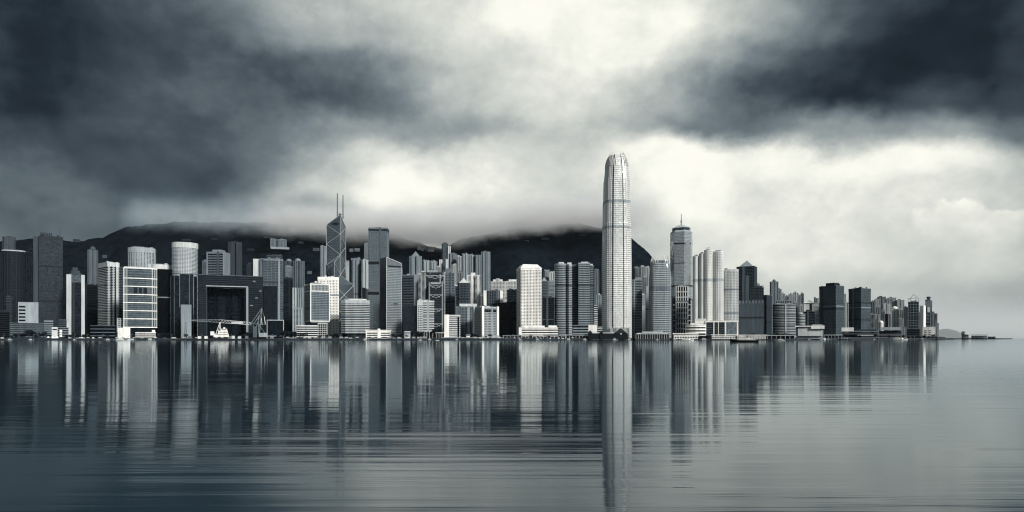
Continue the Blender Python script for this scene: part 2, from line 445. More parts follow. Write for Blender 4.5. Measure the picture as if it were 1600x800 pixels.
def tower(name, label, x0, x1, top, Y, t=0, xc=None, d=None, foot='rect', fp=None, bands=None, piers=None, walls=.4, glaz=.03,
          cap=0, base_y=None, roof=None, mech=(), cat='office tower', group=None, base=None, gl=None, wr=.75, band_tone=None, pier_tone=None,
          sep=False, sub=0, wm=None):
    (X, YY), yaw, s = place(x0, x1, Y, t)
    g0 = ground_z(X, Y) if base is None else base
    if xc is not None:
        tr = abs(R(t))
        if t > 0: w, dd = (xc - x0) * s / math.cos(tr), (x1 - xc) * s / math.sin(tr)
        else: w, dd = (x1 - xc) * s / math.cos(tr), (xc - x0) * s / math.sin(tr)
    else:
        w = (x1 - x0) * s; dd = d if d is not None else .8 * w
    if cat.startswith('apartment') and Y >= 1740 and walls < .4: walls = min(.55, walls * (2.4 if x0 > 1170 else 2.1 if x0 > 600 else 1.2))  # far flats get paler walls; on the right this stands in for haze
    h = zz(top, Y) - g0
    P = {'rect': lambda: rect(w, dd), 'cham': lambda: cham(w, dd, (fp or .18) * min(w, dd)), 'ell': lambda: supell(w, dd, fp or 2.0),
         'bow': lambda: bow(w, dd, b=fp or .28), 'cross': lambda: cross(w, dd, fp or .16)}[foot]()
    e = empty(name, (X, Y, g0), yaw)
    tag(e, label, cat, group)
    WM = wm or wall(walls, wr)
    MB().prism(P, sub, h).build('window_wall', gl or glass(glaz, 3.0, (bands or (3.8,))[0]), e, smooth=False)
    ob = 0
    if bands:
        pitch, th, ob = bands
        m = MB(); k = 0; z = sub + pitch * .75
        bm = wall(band_tone, wr) if band_tone else WM
        while z + th < h - cap:
            if sep: m = MB()
            m.prism(offset_poly(P, ob), z, z + th)
            if sep: m.build('floor_band', bm, e)
            z += pitch
        if not sep: m.build('floor_bands', bm, e, 'stuff')
    if piers:
        sp, pw, po = piers
        pm = wall(pier_tone, wr) if pier_tone else WM
        if sep:
            lst = []
            def nw(): lst.append(MB()); return lst[-1]
            add_piers(None, P, sp, pw, po + ob + .1, sub, h - cap * .5 + .05, sep=nw)
            for q in lst: q.build('pier', pm, e)
        else:
            m = MB(); add_piers(m, P, sp, pw, po + ob + .1, sub, h - cap * .5 + .05); m.build('piers', pm, e, 'stuff')
    po = (piers[2] + .1 if piers else 0)
    if cap:
        MB().prism(offset_poly(P, ob + po + .25), h - cap, h + .4).build('parapet', WM, e)
    else:
        MB().prism(offset_poly(P, ob + po + .15), h - .6, h + .5).build('parapet', WM, e)
    hk = hash_(label)
    if not mech and h > 75 and cat in ('office tower', 'hotel'):
        for fr_ in ((.36, .7) if hk % 2 else (.55,)):
            MB().prism(offset_poly(P, ob + po + .3), h * fr_, h * fr_ + 3.2).build('plant_floor', wall(max(.012, (glaz + walls) * .32)), e)
    if h > 60 and cat in ('office tower', 'hotel') and foot == 'rect' and hk % 3 != 0:
        u0 = (-.34, -.12, .14, .30)[hk % 4] * w; cw = w * (.07, .10, .13)[hk % 3]
        MB().box(u0 - cw / 2, u0 + cw / 2, -dd / 2 - ob - po - .55, -dd / 2 + .2, 0, h + 1.2).build('service_core', wall(min(.8, walls * (1.35 if hk % 2 else .6))), e)
    for my, mt in mech:
        z = zz(my, Y) - g0
        MB().prism(offset_poly(P, ob + po + .33), z - mt / 2, z + mt / 2).build('plant_floor', wall(.02 if mt > 0 and mt % 1 == 0 else min(.8, walls * 1.2)), e)
    if roof is None and w > 12 and h > 30 and cat in ('office tower', 'hotel', 'apartment tower', 'apartment block'):
        roof = [('box', .22 + .1 * (hash_(label) % 3), .62, 1.6, max(.04, walls * .7)), ('clutter', 4, max(.04, walls * .8)), ('mast', .3 + .1 * (hash_(label) % 5), 3.5, .25, .1)]
    for r in (roof or []):
        kind = r[0]
        if kind == 'box':        # px from left edge fractions, height px, tone
            _, f0, f1, hp, tn = r
            MB().box(-w / 2 + w * f0, -w / 2 + w * f1, -dd * .3, dd * .3, h + .3, h + hp * Y / F).build('plant_room', wall(tn), e)
        elif kind == 'pyr':
            _, o_, hp, tn = r
            MB().cone(offset_poly(rect(w, dd), o_), h + .45, (0, 0, h + hp * Y / F)).build('roof', wall(tn, .4), e)
        elif kind == 'hip':      # truncated pyramid
            _, o_, in_, hp, tn = r
            MB().prism(offset_poly(P, o_), h + .45, h + hp * Y / F, offset_poly(P, -in_)).build('roof', wall(tn, .6), e)
        elif kind == 'dome':
            _, f, rad, hp, tn = r
            MB().dome(-w / 2 + w * f, 0, h + .3, rad, hp * Y / F).build('dome', wall(tn, .5), e, smooth=True)
        elif kind == 'mast':
            _, f, hp, rr, tn = r
            MB().bar((-w / 2 + w * f, 0, h), (-w / 2 + w * f, 0, h + hp * Y / F), rr, rr * .4, 6).build('mast', wall(tn, .4), e)
        elif kind == 'clutter':
            _, n_, tn = r
            rr = random.Random(hash_(name + label))
            for i in range(n_):
                cx = rr.uniform(-.38, .38) * w; cy = rr.uniform(-.3, .3) * dd; a = rr.uniform(1.2, 3.5); b = rr.uniform(1.5, 5)
                MB().box(cx - a, cx + a, cy - a, cy + a, h + .3, h + .3 + b).build('roof_tank', wall(tn), e)
    DIM[e.name] = (w, dd, h, s)
    return e

def hash_(s):
    a = 7
    for ch in s: a = (a * 31 + ord(ch)) % 1000003
    return a
DIM = {}
# ================================================================== SETTING
def struct(o, kind='structure'):
    o['kind'] = kind; return o

struct(MB().add([(-12000, -2500, 0), (12000, -2500, 0), (12000, 13000, 0), (-12000, 13000, 0)], [(0, 1, 2, 3)]).build('water', water_mat()))

SHORE = [(-260, 1330), (0, 1345), (400, 1365), (800, 1385), (1100, 1400), (1290, 1500), (1470, 1680), (1490, 1800)]
def shore_y(px):
    for (a, ya), (b, yb) in zip(SHORE, SHORE[1:]):
        if a <= px <= b: return ya + (yb - ya) * (px - a) / (b - a)
    return SHORE[-1][1] if px > 0 else SHORE[0][1]

def value_noise(shape_x, shape_y, xs, ys, cell, seed):
    rng = np.random.default_rng(seed)
    g = rng.random((512, 512))
    fx, fy = xs / cell + 100, ys / cell + 100
    ix, iy = np.floor(fx).astype(int), np.floor(fy).astype(int)
    tx, ty = fx - ix, fy - iy
    tx = tx * tx * (3 - 2 * tx); ty = ty * ty * (3 - 2 * ty)
    a = g[ix % 512, iy % 512]; b = g[(ix + 1) % 512, iy % 512]; c = g[ix % 512, (iy + 1) % 512]; d_ = g[(ix + 1) % 512, (iy + 1) % 512]
    return (a * (1 - tx) + b * tx) * (1 - ty) + (c * (1 - tx) + d_ * tx) * ty

# reclaimed land with a sea wall
pts = [at(px, 527, Y) for px, Y in SHORE]
front = [(p.x, p.y) for p in pts]
poly = front + [(front[-1][0] + 120, 2300), (-2300, 2300), (-2300, 1330)]
land = struct(MB().prism(poly, -3.0, 3.0).build('ground', wall(.07, .9)))
cop = MB()
for (a, b) in zip(front, front[1:]):
    cop.bar((a[0], a[1] - .3, 3.25), (b[0], b[1] - .3, 3.25), .8)
tag(cop.build('sea_wall', wall(.09, .85)), 'long grey stone sea wall along the edge of the harbour', 'sea wall')

# the mountain behind the city
RIDGE_Y = 3350.0
RP = [(-400, 395), (-150, 385), (0, 378), (60, 371), (110, 377), (140, 375), (160, 371), (180, 362), (200, 354), (240, 349), (300, 347), (400, 347), (450, 351), (500, 357), (560, 361),
      (610, 366), (640, 375), (665, 383), (690, 387), (705, 380), (720, 374), (760, 365), (800, 358), (860, 349), (910, 350), (950, 358), (988, 374), (1010, 392),
      (1030, 414), (1060, 446), (1100, 482), (1150, 515), (1200, 531), (1700, 532)]
def ridge_h(px): return CAMZ + (HZ - np.interp(px, [p for p, _ in RP], [q for _, q in RP])) / F * RIDGE_Y
def terrain_h(X, Y, noise=True):
    X = np.asarray(X, float); Y = np.asarray(Y, float)
    pxr = CX + X / RIDGE_Y * F * (RIDGE_Y / np.maximum(Y, 1)) ** .55
    H = ridge_h(pxr)
    t = np.clip((Y - 2050) / (RIDGE_Y - 2050), 0, None)
    prof = np.where(t < 1, t ** 1.45, np.clip(1 - .9 * (t - 1) ** 1.5, .2, 1))
    h = 3 + (H - 3) * prof
    if noise:
        k = np.clip(t * 3, 0, 1) * np.clip((H - 6) / 60, 0, 1)
        spur = (value_noise(0, 0, X, Y * .5, 230, 1) - .5) * 110 + (value_noise(0, 0, X, Y * .7, 90, 2) - .5) * 40
        near = np.clip(1 - np.abs(t - 1) * 6, 0, 1)
        h = h + k * (spur * (1 - near) + (value_noise(0, 0, X, Y, 60, 5) - .5) * 8)
        h = h + k * ((value_noise(0, 0, X, Y, 24, 3) - .5) * 8 + (value_noise(0, 0, X, Y, 11, 4) - .5) * 5)
    return h
def ground_z(X, Y):
    if Y < 2060: return 3.0
    return float(terrain_h(np.array([X]), np.array([Y]), False)[0])

def grid_mesh(name, xs, ys, hf, mat):
    XX, YY = np.meshgrid(xs, ys)
    ZZ = hf(XX, YY)
    n, m_ = len(xs), len(ys)
    vs = np.stack([XX, YY, ZZ], -1).reshape(-1, 3)
    i = np.arange((m_ - 1) * (n - 1)); r, c = i // (n - 1), i % (n - 1)
    a = r * n + c
    fs = np.stack([a, a + 1, a + n + 1, a + n], 1)
    me = bpy.data.meshes.new(name)
    me.vertices.add(len(vs)); me.vertices.foreach_set('co', vs.ravel())
    me.loops.add(len(fs) * 4); me.loops.foreach_set('vertex_index', fs.ravel().astype(np.int32))
    me.polygons.add(len(fs)); me.polygons.foreach_set('loop_start', (np.arange(len(fs)) * 4).astype(np.int32))
    me.polygons.foreach_set('loop_total', np.full(len(fs), 4, np.int32))
    me.update(calc_edges=True); me.validate()
    me.materials.append(mat)
    o = bpy.data.objects.new(name, me); C.objects.link(o)
    return o
FOREST = hill_mat('forest_slope', .018)
struct(grid_mesh('mountain', np.linspace(-3300, 1500, 520), np.linspace(2040, 4000, 210), lambda X, Y: terrain_h(X, Y) - .15 * (Y < 2060) * 10, FOREST))

def island(name, px0, px1, top, Y, skew, seed):
    a, b = at(px0, 527, Y).x, at(px1, 527, Y).x; H = zz(top, Y)
    def hf(X, YY):
        t = (X - a) / (b - a); s = np.abs((YY - Y) / (.4 * (b - a)))
        u = np.where(t < skew, t / skew, (1 - t) / (1 - skew))
        p = np.clip(np.sin(np.clip(u, 0, 1) * np.pi / 2), 0, 1) ** .55 * np.clip(1 - s * s, 0, 1)
        return -2 + (H + 2) * p * (1 + .0 * X) + p * (value_noise(0, 0, X, YY, 60, seed) - .5) * 16 + p * (value_noise(0, 0, X, YY, 22, seed + 1) - .5) * 8
    struct(grid_mesh(name, np.linspace(a, b, 90), np.linspace(Y - .4 * (b - a), Y + .4 * (b - a), 50), hf, FOREST))
island('wooded_hill', 1456, 1508, 515, 3700, .42, 21)
island('island_hill', 1515, 1592, 517, 7600, .35, 31)
island('island_ridge', 1560, 1900, 523.5, 9800, .3, 41)

# low cloud lying on the mountain top: one ragged, wispy volume that thickens above its base
def low_cloud():
    m = bpy.data.materials.new('low_cloud'); m.use_nodes = True
    m.cycles.volume_step_rate = .18
    nt = m.node_tree; nt.nodes.clear(); N, Lk = nt.nodes.new, nt.links.new
    def mt(op, a, b=None, c=None):
        n = N('ShaderNodeMath'); n.operation = op
        for i, v in enumerate((a, b, c)):
            if v is None: continue
            if isinstance(v, (int, float)): n.inputs[i].default_value = v
            else: Lk(v, n.inputs[i])
        return n.outputs[0]
    def rg(v, a, b, c, d, k='SMOOTHSTEP'):
        n = N('ShaderNodeMapRange'); n.interpolation_type = k; n.clamp = True; Lk(v, n.inputs[0])
        for i, x in enumerate((a, b, c, d)): n.inputs[i + 1].default_value = x
        return n.outputs[0]
    def ramp(v, pts, interp='EASE'):
        cr = N('ShaderNodeValToRGB'); cr.color_ramp.interpolation = interp; el = cr.color_ramp.elements
        el[0].position, el[1].position = pts[0][0], pts[-1][0]
        for p_, c_ in pts[1:-1]: el.new(p_)
        for e_, (p_, c_) in zip(el, pts): e_.position = p_; e_.color = (c_ if isinstance(c_, tuple) else (c_, c_, c_)) + (1,)
        Lk(v, cr.inputs[0]); return cr.outputs[0]
    geo = N('ShaderNodeNewGeometry'); sp = N('ShaderNodeSeparateXYZ'); Lk(geo.outputs['Position'], sp.inputs[0])
    x, y, z = sp.outputs
    A, B = 180.0, 1040.0
    u = rg(mt('MULTIPLY_ADD', mt('DIVIDE', x, y), F, CX), A, B, 0, 1, 'LINEAR')
    un = lambda px: (px - A) / (B - A)
    rows = [(180, 356), (235, 360), (300, 363), (380, 365), (440, 370), (490, 372), (560, 378), (620, 378), (670, 380), (715, 378), (770, 376), (810, 368), (860, 360), (930, 359), (985, 358), (1040, 352)]
    zb = mt('MULTIPLY', ramp(u, [(un(px), (CAMZ + (HZ - r_) / F * 3230) / 1000.0) for px, r_ in rows], 'B_SPLINE'), 1000.0)
    def nz(scale, detail, sz, off):
        mp = N('ShaderNodeMapping'); Lk(geo.outputs['Position'], mp.inputs[0]); mp.inputs['Scale'].default_value = (scale, scale, scale * sz); mp.inputs['Location'].default_value = off
        n = N('ShaderNodeTexNoise'); n.inputs['Scale'].default_value = 1; n.inputs['Detail'].default_value = detail; n.inputs['Roughness'].default_value = .6; Lk(mp.outputs[0], n.inputs['Vector'])
        return n.outputs[0]
    n1 = nz(1 / 260, 2, 1.6, (3, 5, 1)); n2 = nz(1 / 80, 4, 1.5, (8, 1, 4))
    hgt = mt('SUBTRACT', z, zb)
    hh = mt('ADD', hgt, mt('ADD', mt('MULTIPLY_ADD', n1, 90, -45), mt('MULTIPLY_ADD', n2, 70, -35)))
    dens = mt('MULTIPLY', rg(hh, -34, 62, 0, 1), rg(hgt, 62, 150, 1, 0))
    dens = mt('MULTIPLY', dens, mt('MULTIPLY', rg(u, 0.0, .05, 0, 1), rg(u, .90, 1.0, 1, 0)))
    dens = mt('MULTIPLY', dens, mt('MULTIPLY', rg(y, 2860, 3010, 0, 1), rg(y, 3400, 3520, 1, 0)))
    dens = mt('MULTIPLY', dens, rg(n2, .30, .62, .35, 1.25))
    v = N('ShaderNodeVolumeScatter'); v.inputs['Anisotropy'].default_value = .1
    Lk(mt('MULTIPLY', dens, .0125), v.inputs['Density'])
    # colour darkened in the east for shade from cloud above, white towards the centre
    Lk(ramp(u, [(un(180), (.10, .13, .15)), (un(370), (.14, .17, .19)), (un(480), (.80, .83, .84)), (un(580), (.97, .97, .97)), (un(760), (.96, .97, .97)), (un(900), (.90, .93, .94)), (un(1040), (.9, .93, .94))]), v.inputs['Color'])
    o = N('ShaderNodeOutputMaterial'); Lk(v.outputs[0], o.inputs['Volume'])
    a_, b_ = (A - CX) / F, (B - CX) / F
    MB().prism([(a_ * 2850, 2850), (b_ * 2850, 2850), (b_ * 3530, 3530), (a_ * 3530, 3530)], 380, 730).build('low_cloud', m, None, 'stuff')
low_cloud()

# ================================================================== LANDMARK TOWERS
def bank_tower():
    Y = 1740.0
    (X, _), yaw, s = place(531.2, 531.8, Y)
    g0 = 3.0
    e = empty('bank_tower', (X, Y, g0), yaw)
    tag(e, 'faceted dark glass tower with white diagonal bracing and twin rooftop masts', 'office tower')
    r = 23.3 * s; a = R(22.7)
    co = {'C': (0, 0), 'L': (-r * math.cos(a), r * math.sin(a)), 'F': (-r * math.sin(a), -r * math.cos(a))}
    co['R'] = (-co['L'][0], -co['L'][1]); co['B'] = (-co['F'][0], -co['F'][1])
    Z = lambda y: zz(y, Y) - g0
    gl = glass(.24, 2.6, 4.0, .22, .10, .8)
    wm = wall(.36, .45)
    def quad(names, ys, nm):
        poly = [co[n] for n in names]
        ar = sum(poly[i][0] * poly[(i + 1) % 3][1] - poly[(i + 1) % 3][0] * poly[i][1] for i in range(3))
        if ar < 0: names = names[::-1]; ys = ys[::-1]; poly = poly[::-1]
        return MB().prism(poly, 0, 0, z1s=[Z(y) for y in ys]).build(nm, gl, e)
    quad('CBL', [336, 352, 351], 'glass_shaft')
    quad('CLF', [399, 414, 412], 'glass_shaft')
    quad('CFR', [430, 446, 446], 'glass_shaft')
    quad('CRB', [446, 470, 470], 'glass_shaft')
    def pt(n, y, o=.5):
        # nudge outwards from the shaft, towards the eye
        return (co[n][0], co[n][1] - o, Z(y))
    def brace(n, y, m, z):
        MB().bar(pt(n, y), pt(m, z), .75).build('brace', wm, e)
    for n, y, m, z in [('L', 351, 'C', 366), ('C', 366, 'L', 381), ('L', 381, 'C', 398), ('C', 398, 'L', 414), ('L', 414, 'F', 412.5), ('F', 412.5, 'C', 399),
                       ('B', 352, 'C', 366), ('C', 366, 'B', 383), ('B', 383, 'C', 398), ('C', 398, 'B', 414), ('B', 414, 'C', 430), ('C', 430, 'R', 446),
                       ('F', 412.5, 'C', 430), ('F', 412.5, 'L', 446), ('L', 414, 'F', 446), ('F', 446, 'C', 430), ('F', 446, 'R', 478), ('R', 446, 'F', 478), ('F', 478, 'R', 510), ('R', 478, 'F', 510),
                       ('L', 351, 'C', 336), ('C', 336, 'B', 352)]:
        brace(n, y, m, z)
    for n, y0, y1 in [('C', 336, 430), ('L', 351, 520), ('B', 352, 425), ('F', 412.5, 520), ('R', 446, 520)]:
        MB().bar(pt(n, y0), pt(n, y1), .7).build('corner_column', wm, e)
    # faint floor lines on the shafts
    for nm, names, y0, y1 in (('mullions', ('L', 'C'), 356, 410), ('mullions', ('C', 'B'), 356, 410)):
        m = MB(); z = Z(y1)
        while z < Z(y0):
            p, q = co[names[0]], co[names[1]]
            m.bar((p[0], p[1] - .12, z), (q[0], q[1] - .12, z), .14); z += 4.0
        m.build(nm, wall(.2, .4), e, 'stuff')
    top = co['C']
    for dx, yt in ((-2.6, 302), (2.6 + r * .1, 304)):
        m = MB().bar((top[0] + dx * 1.6 - 3, top[1] + 4, Z(341)), (top[0] + dx * 1.6 - 3, top[1] + 4, Z(yt)), 1.7, 1.2, 6)
        m.build('mast', wall(.12, .5), e)
    MB().bar((top[0] - 8, 4, Z(331)), (top[0] + 3, 4, Z(331)), .5).build('mast_tie', wall(.4), e)
    MB().bar((top[0] - 8, 4, Z(331)), (top[0] + 3, 4, Z(336)), .4).build('mast_tie', wall(.4), e)
    MB().box(-4, 3, 1, 8, Z(338), Z(333.5)).build('plant_room', wall(.1), e)
    # characters on the upper face
    try:
        for i, ch in enumerate('中國銀行'):
            cu = bpy.data.curves.new('sign', 'FONT'); cu.body = ch; cu.size = 6.5; cu.extrude = .15
            to = bpy.data.objects.new('tmp', cu); C.objects.link(to)
            dg = bpy.context.evaluated_depsgraph_get()
            me = bpy.data.meshes.new_from_object(to.evaluated_get(dg))
            bpy.data.objects.remove(to)
            if len(me.vertices) == 0: continue
            me.materials.clear(); me.materials.append(wall(.02))
            o = bpy.data.objects.new('sign_character', me); C.objects.link(o); o.parent = e
            p, q = Vector(co['L'] + (0,)), Vector(co['C'] + (0,)); f = .36 + .14 * i
            b = p.lerp(q, f); dr = (q - p).normalized()
            o.matrix_local = Matrix(((dr.x, 0, dr.y, b.x + dr.y * .5), (dr.y, 0, -dr.x, b.y - dr.x * .5 - .2), (0, 1, 0, Z(351)), (0, 0, 0, 1)))
    except Exception as ex:
        print('sign skipped', ex)
    return e
bank_tower()

def tall_tower(name, label, xm, Y, prof, twist, gl, wtone, pitch, claws, claw_y, n=4.2, strong=(), mechs=(), th=1.7, mtone=.14):
    """stepped, tapering supertall: prof = [(row, half width px)] from the ground up"""
    (X, _), yaw, s = place(xm - 1, xm + 1, Y, twist)
    g0 = 3.0
    e = empty(name, (X, Y, g0), yaw); tag(e, label, 'office tower')
    Z = lambda y: zz(y, Y) - g0
    zs = [Z(y) if i else 0.0 for i, (y, hw) in enumerate(prof)]; hs = [hw for _, hw in prof]
    k = 1.86 * s
    base = supell(1, 1, n, 32)
    def P(hw, o=0):
        q = [(x * hw * k, y * hw * k) for x, y in base]
        # recessed corners: cut a notch where both |x| and |y| are large
        return offset_poly(q, o) if o else q
    WM = wall(wtone, .4, .0)
    for i in range(len(prof) - 1):
        MB().prism(P(hs[i]), zs[i], zs[i + 1] - .02, P(hs[i + 1])).build('glass_tier', gl, e)
    m = MB(); z = pitch
    while z < zs[-1] - 1:
        hw = np.interp(z, zs, hs)
        m.prism(P(hw, .45), z, z + th); z += pitch
    m.build('floor_bands', WM, e, 'stuff')
    # slim vertical ribs following the taper
    m = MB()
    for j in range(0, 32):
        x, y = base[j]
        if y > .42: continue
        for i in range(len(prof) - 1):
            a = Vector((x * hs[i] * k * 1.0, y * hs[i] * k, zs[i])); b = Vector((x * hs[i + 1] * k, y * hs[i + 1] * k, zs[i + 1]))
            d_ = Vector((x, y, 0)).normalized() * .5
            m.bar(a + d_, b + d_, .32)
    m.build('ribs', WM, e, 'stuff')
    for j in strong:
        x, y = base[j]
        for i in range(len(prof) - 1):
            a = Vector((x * hs[i] * k, y * hs[i] * k, zs[i])); b = Vector((x * hs[i + 1] * k, y * hs[i + 1] * k, zs[i + 1]))
            d_ = Vector((x, y, 0)).normalized() * .9
            MB().bar(a + d_, b + d_, (1.25 if j == 30 else .7)).build('corner_groove', wall(.03, .5), e)
    for my, t_ in mechs:
        z = Z(my); hw = np.interp(z, zs, hs)
        MB().prism(P(hw, .62), z - t_ / 2, z + t_ / 2).build('plant_floor', wall(mtone, .6), e)
    # crown of curved claws
    y0, y1, hw1 = claw_y
    zt = Z(y1)
    zb = Z(y0); hwb = float(np.interp(zb, zs, hs))
    for j in range(claws):
        t = 2 * math.pi * (j + .5) / claws
        c, q = math.cos(t), math.sin(t)
        x = .5 * math.copysign(abs(c) ** (2 / n), c); y = .5 * math.copysign(abs(q) ** (2 / n), q)
        mb = MB(); prev = None
        for i in range(5):
            f = i / 4; hw = hwb + (hw1 - hwb) * f * f
            p = Vector((x * hw * k * 1.03, y * hw * k * 1.03, zb + (zt - zb) * f * (1 - .06 * (j % 3))))
            if prev is not None: mb.bar(prev, p, .9 - .15 * i + .25, .9 - .15 * i)
            prev = p
        mb.build('crown_claw', wall(.75, .35, .2), e)
    return e, P, Z, s
IFCG = glass(.60, 3.0, 4.4, .32, .22, .5)
e, P, Z, s = tall_tower('harbour_supertall', 'tallest silver tower, tapering in steps to a crown of curved claws', 963.4, 1490,
    [(527, 23.2), (420, 23.0), (352, 22.3), (350, 21.7), (318, 21.4), (316, 20.8), (284, 20.2), (282, 19.4), (262, 17.6), (250, 15.0), (245, 13.0)], -14,
    IFCG, .78, 4.4, 28, (262, 238.5, 9.5), n=3.6, strong=(30, 0), mechs=((318, 7), (357, 5)), mtone=.30)
# arcade of tall bays and white entrance block at its foot
m = MB()
for i in range(22):
    t = -math.pi * .95 + i * math.pi * .9 / 21
for i in range(18):
    x = -22 + i * 2.6
    m.box(x - .35, x + .35, -24 * s * .98, -23 * s * .9, 3, 24)
m.build('base_columns', wall(.6), e, 'stuff')

tall_tower('claw_crowned_tower', 'mid-height grey tower with pointed claw crown and dark waist band', 1031, 1530,
    [(527, 17.2), (440, 17.0), (428, 16.4), (418, 15.6), (410, 13.8), (408, 13.2)], -10,
    glass(.16, 3.0, 4.2, .3, .2, .6), .42, 4.2, 20, (412, 400, 11.5), n=4.5, mechs=((451, 9), (411, 5)))

def mast_tower():
    Y = 1900.0; x0, x1 = 1048, 1081
    e = tower('spired_tower', 'tall bluish tower with arched corner facets, pyramid cap and ball mast', x0, x1, 364, Y, t=12, foot='cham', fp=.30, d=50,
              bands=(4.0, .9, .12), walls=.40, gl=glass(.44, 3.0, 4.0, .25, .14, .6), wm=wall(.38, .4), roof=[])
    w, d, h, s = DIM[e.name]; U = Y / F
    P = cham(w, d, .3 * min(w, d))
    MB().prism(offset_poly(P, -1), h + .5, h + 3 * U, offset_poly(P, -5)).build('crown_step', wall(.35), e)
    MB().prism(offset_poly(P, -5), h + 3 * U + .02, h + 7 * U).build('crown_drum', glass(.1, 3, 3), e)
    MB().prism(offset_poly(P, -4), h + 7 * U + .02, h + 12 * U, offset_poly(P, -.36 * w)).build('crown_roof', wall(.45, .4), e)
    MB().bar((0, 0, h + 11 * U), (0, 0, h + 30 * U), 1.7, .7, 6).build('mast', wall(.2), e)
    MB().dome(0, 0, h + 18 * U, 2.6, 3).dome(0, 0, h + 18 * U, 2.6, -3).build('mast_ball', wall(.25), e, smooth=True)
    MB().bar((-3, 0, h + 14 * U), (3, 0, h + 14 * U), .35).build('mast_yard', wall(.3), e)
    # bright arched facets on the chamfered corners
    n = len(P)
    for i in (0, 2, 6, 1, 7):
        p, q = P[i], P[(i + 1) % n]
        pv = Vector((p[0], p[1], 0)); qv = Vector((q[0], q[1], 0)); dr = (qv - pv).normalized(); nn = Vector((dr.y, -dr.x, 0))
        L = (qv - pv).length
        if i in (0,): continue
        zt = zz(385, Y) - 3; zb_ = zz(446, Y) - 3
        out = []
        a, b = .12 * L, .88 * L
        ring = [(a, zb_), (b, zb_), (b, zt)] + [((a + b) / 2 + (b - a) / 2 * math.cos(th), zt + (b - a) * .45 * math.sin(th) * 2) for th in [R(x) for x in (30, 60, 90, 120, 150)]] + [(a, zt)]
        mb = MB()
        vs = [tuple(pv + dr * u + nn * .55 + Vector((0, 0, z))) for u, z in ring] + [tuple(pv + dr * u - nn * .2 + Vector((0, 0, z))) for u, z in ring]
        k = len(ring)
        mb.add(vs, [tuple(range(k)), tuple(reversed(range(k, 2 * k)))] + [(j, k + j, k + (j + 1) % k, (j + 1) % k) for j in range(k)])
        mb.build('arched_facet', glass(.62, 3.0, 4.0, .2, .12, .85), e)
    MB().prism(offset_poly(P, .5), zz(382.5, Y) - 4, zz(381, Y) - 3).build('plant_floor', wall(.04), e)
    MB().prism(offset_poly(P, .5), zz(448, Y) - 4, zz(446.5, Y) - 3).build('plant_floor', wall(.04), e)
mast_tower()

def round_window_tower():
    Y = 1500.0; x0, x1, xc = 807, 846, 814
    t = -14
    (X, _), yaw, s = place(x0, x1, Y, t)
    tr = R(14); w = (x1 - xc) * s / math.cos(tr); d = (xc - x0) * s / math.sin(tr)
    e = empty('round_window_tower', (X, Y, 3), yaw)
    tag(e, 'white tower pierced by rows of round windows under a chamfered roof', 'office tower')
    h = zz(420, Y) - 3; WM = wall(.80, .6)
    MB().prism(rect(w, d), 0, h).build('wall', WM, e)
    MB().prism(offset_poly(rect(w, d), .6), h - 1.5, h + .4).build('cornice', WM, e)
    MB().prism(rect(w, d), h + .42, zz(414, Y) - 3, offset_poly(rect(w, d), -.15 * w)).build('roof', wall(.75, .5), e)
    gm = glass(.035, 9, 9, .6, .2, .2)
    nc = 14; nr = 46
    disc = [(math.cos(2 * math.pi * i / 12), math.sin(2 * math.pi * i / 12)) for i in range(12)]
    win, rim = MB(), MB()
    for face in ('f', 'l'):
        L = w if face == 'f' else d
        n = nc if face == 'f' else int(d / (w / nc))
        for i in range(n):
            u = -L / 2 + (i + .5) * L / n
            for j in range(nr):
                z = 6 + j * (h - 12) / (nr - 1)
                r0 = 1.12
                def pos(rad, o): 
                    if face == 'f': return [(u + a * rad, -d / 2 - o, z + b * rad) for a, b in disc]
                    return [(-w / 2 - o, -u - a * rad, z + b * rad) for a, b in disc]
                # recessed reveal: raised ring round a disc set back against the wall
                win.add(pos(r0 * 1.08, .03), [tuple(range(12))])
                rim.add(pos(r0 * 1.25, .03) + pos(r0 * 1.2, .3) + pos(r0 * .95, .3) + pos(r0 * .95, .04),
                        [(k, (k + 1) % 12, 12 + (k + 1) % 12, 12 + k) for k in range(12)] + [(12 + k, 12 + (k + 1) % 12, 24 + (k + 1) % 12, 24 + k) for k in range(12)] +
                        [(24 + k, 24 + (k + 1) % 12, 36 + (k + 1) % 12, 36 + k) for k in range(12)])
    win.build('round_windows', gm, e, 'stuff'); rim.build('window_rims', WM, e, 'stuff')
round_window_tower()

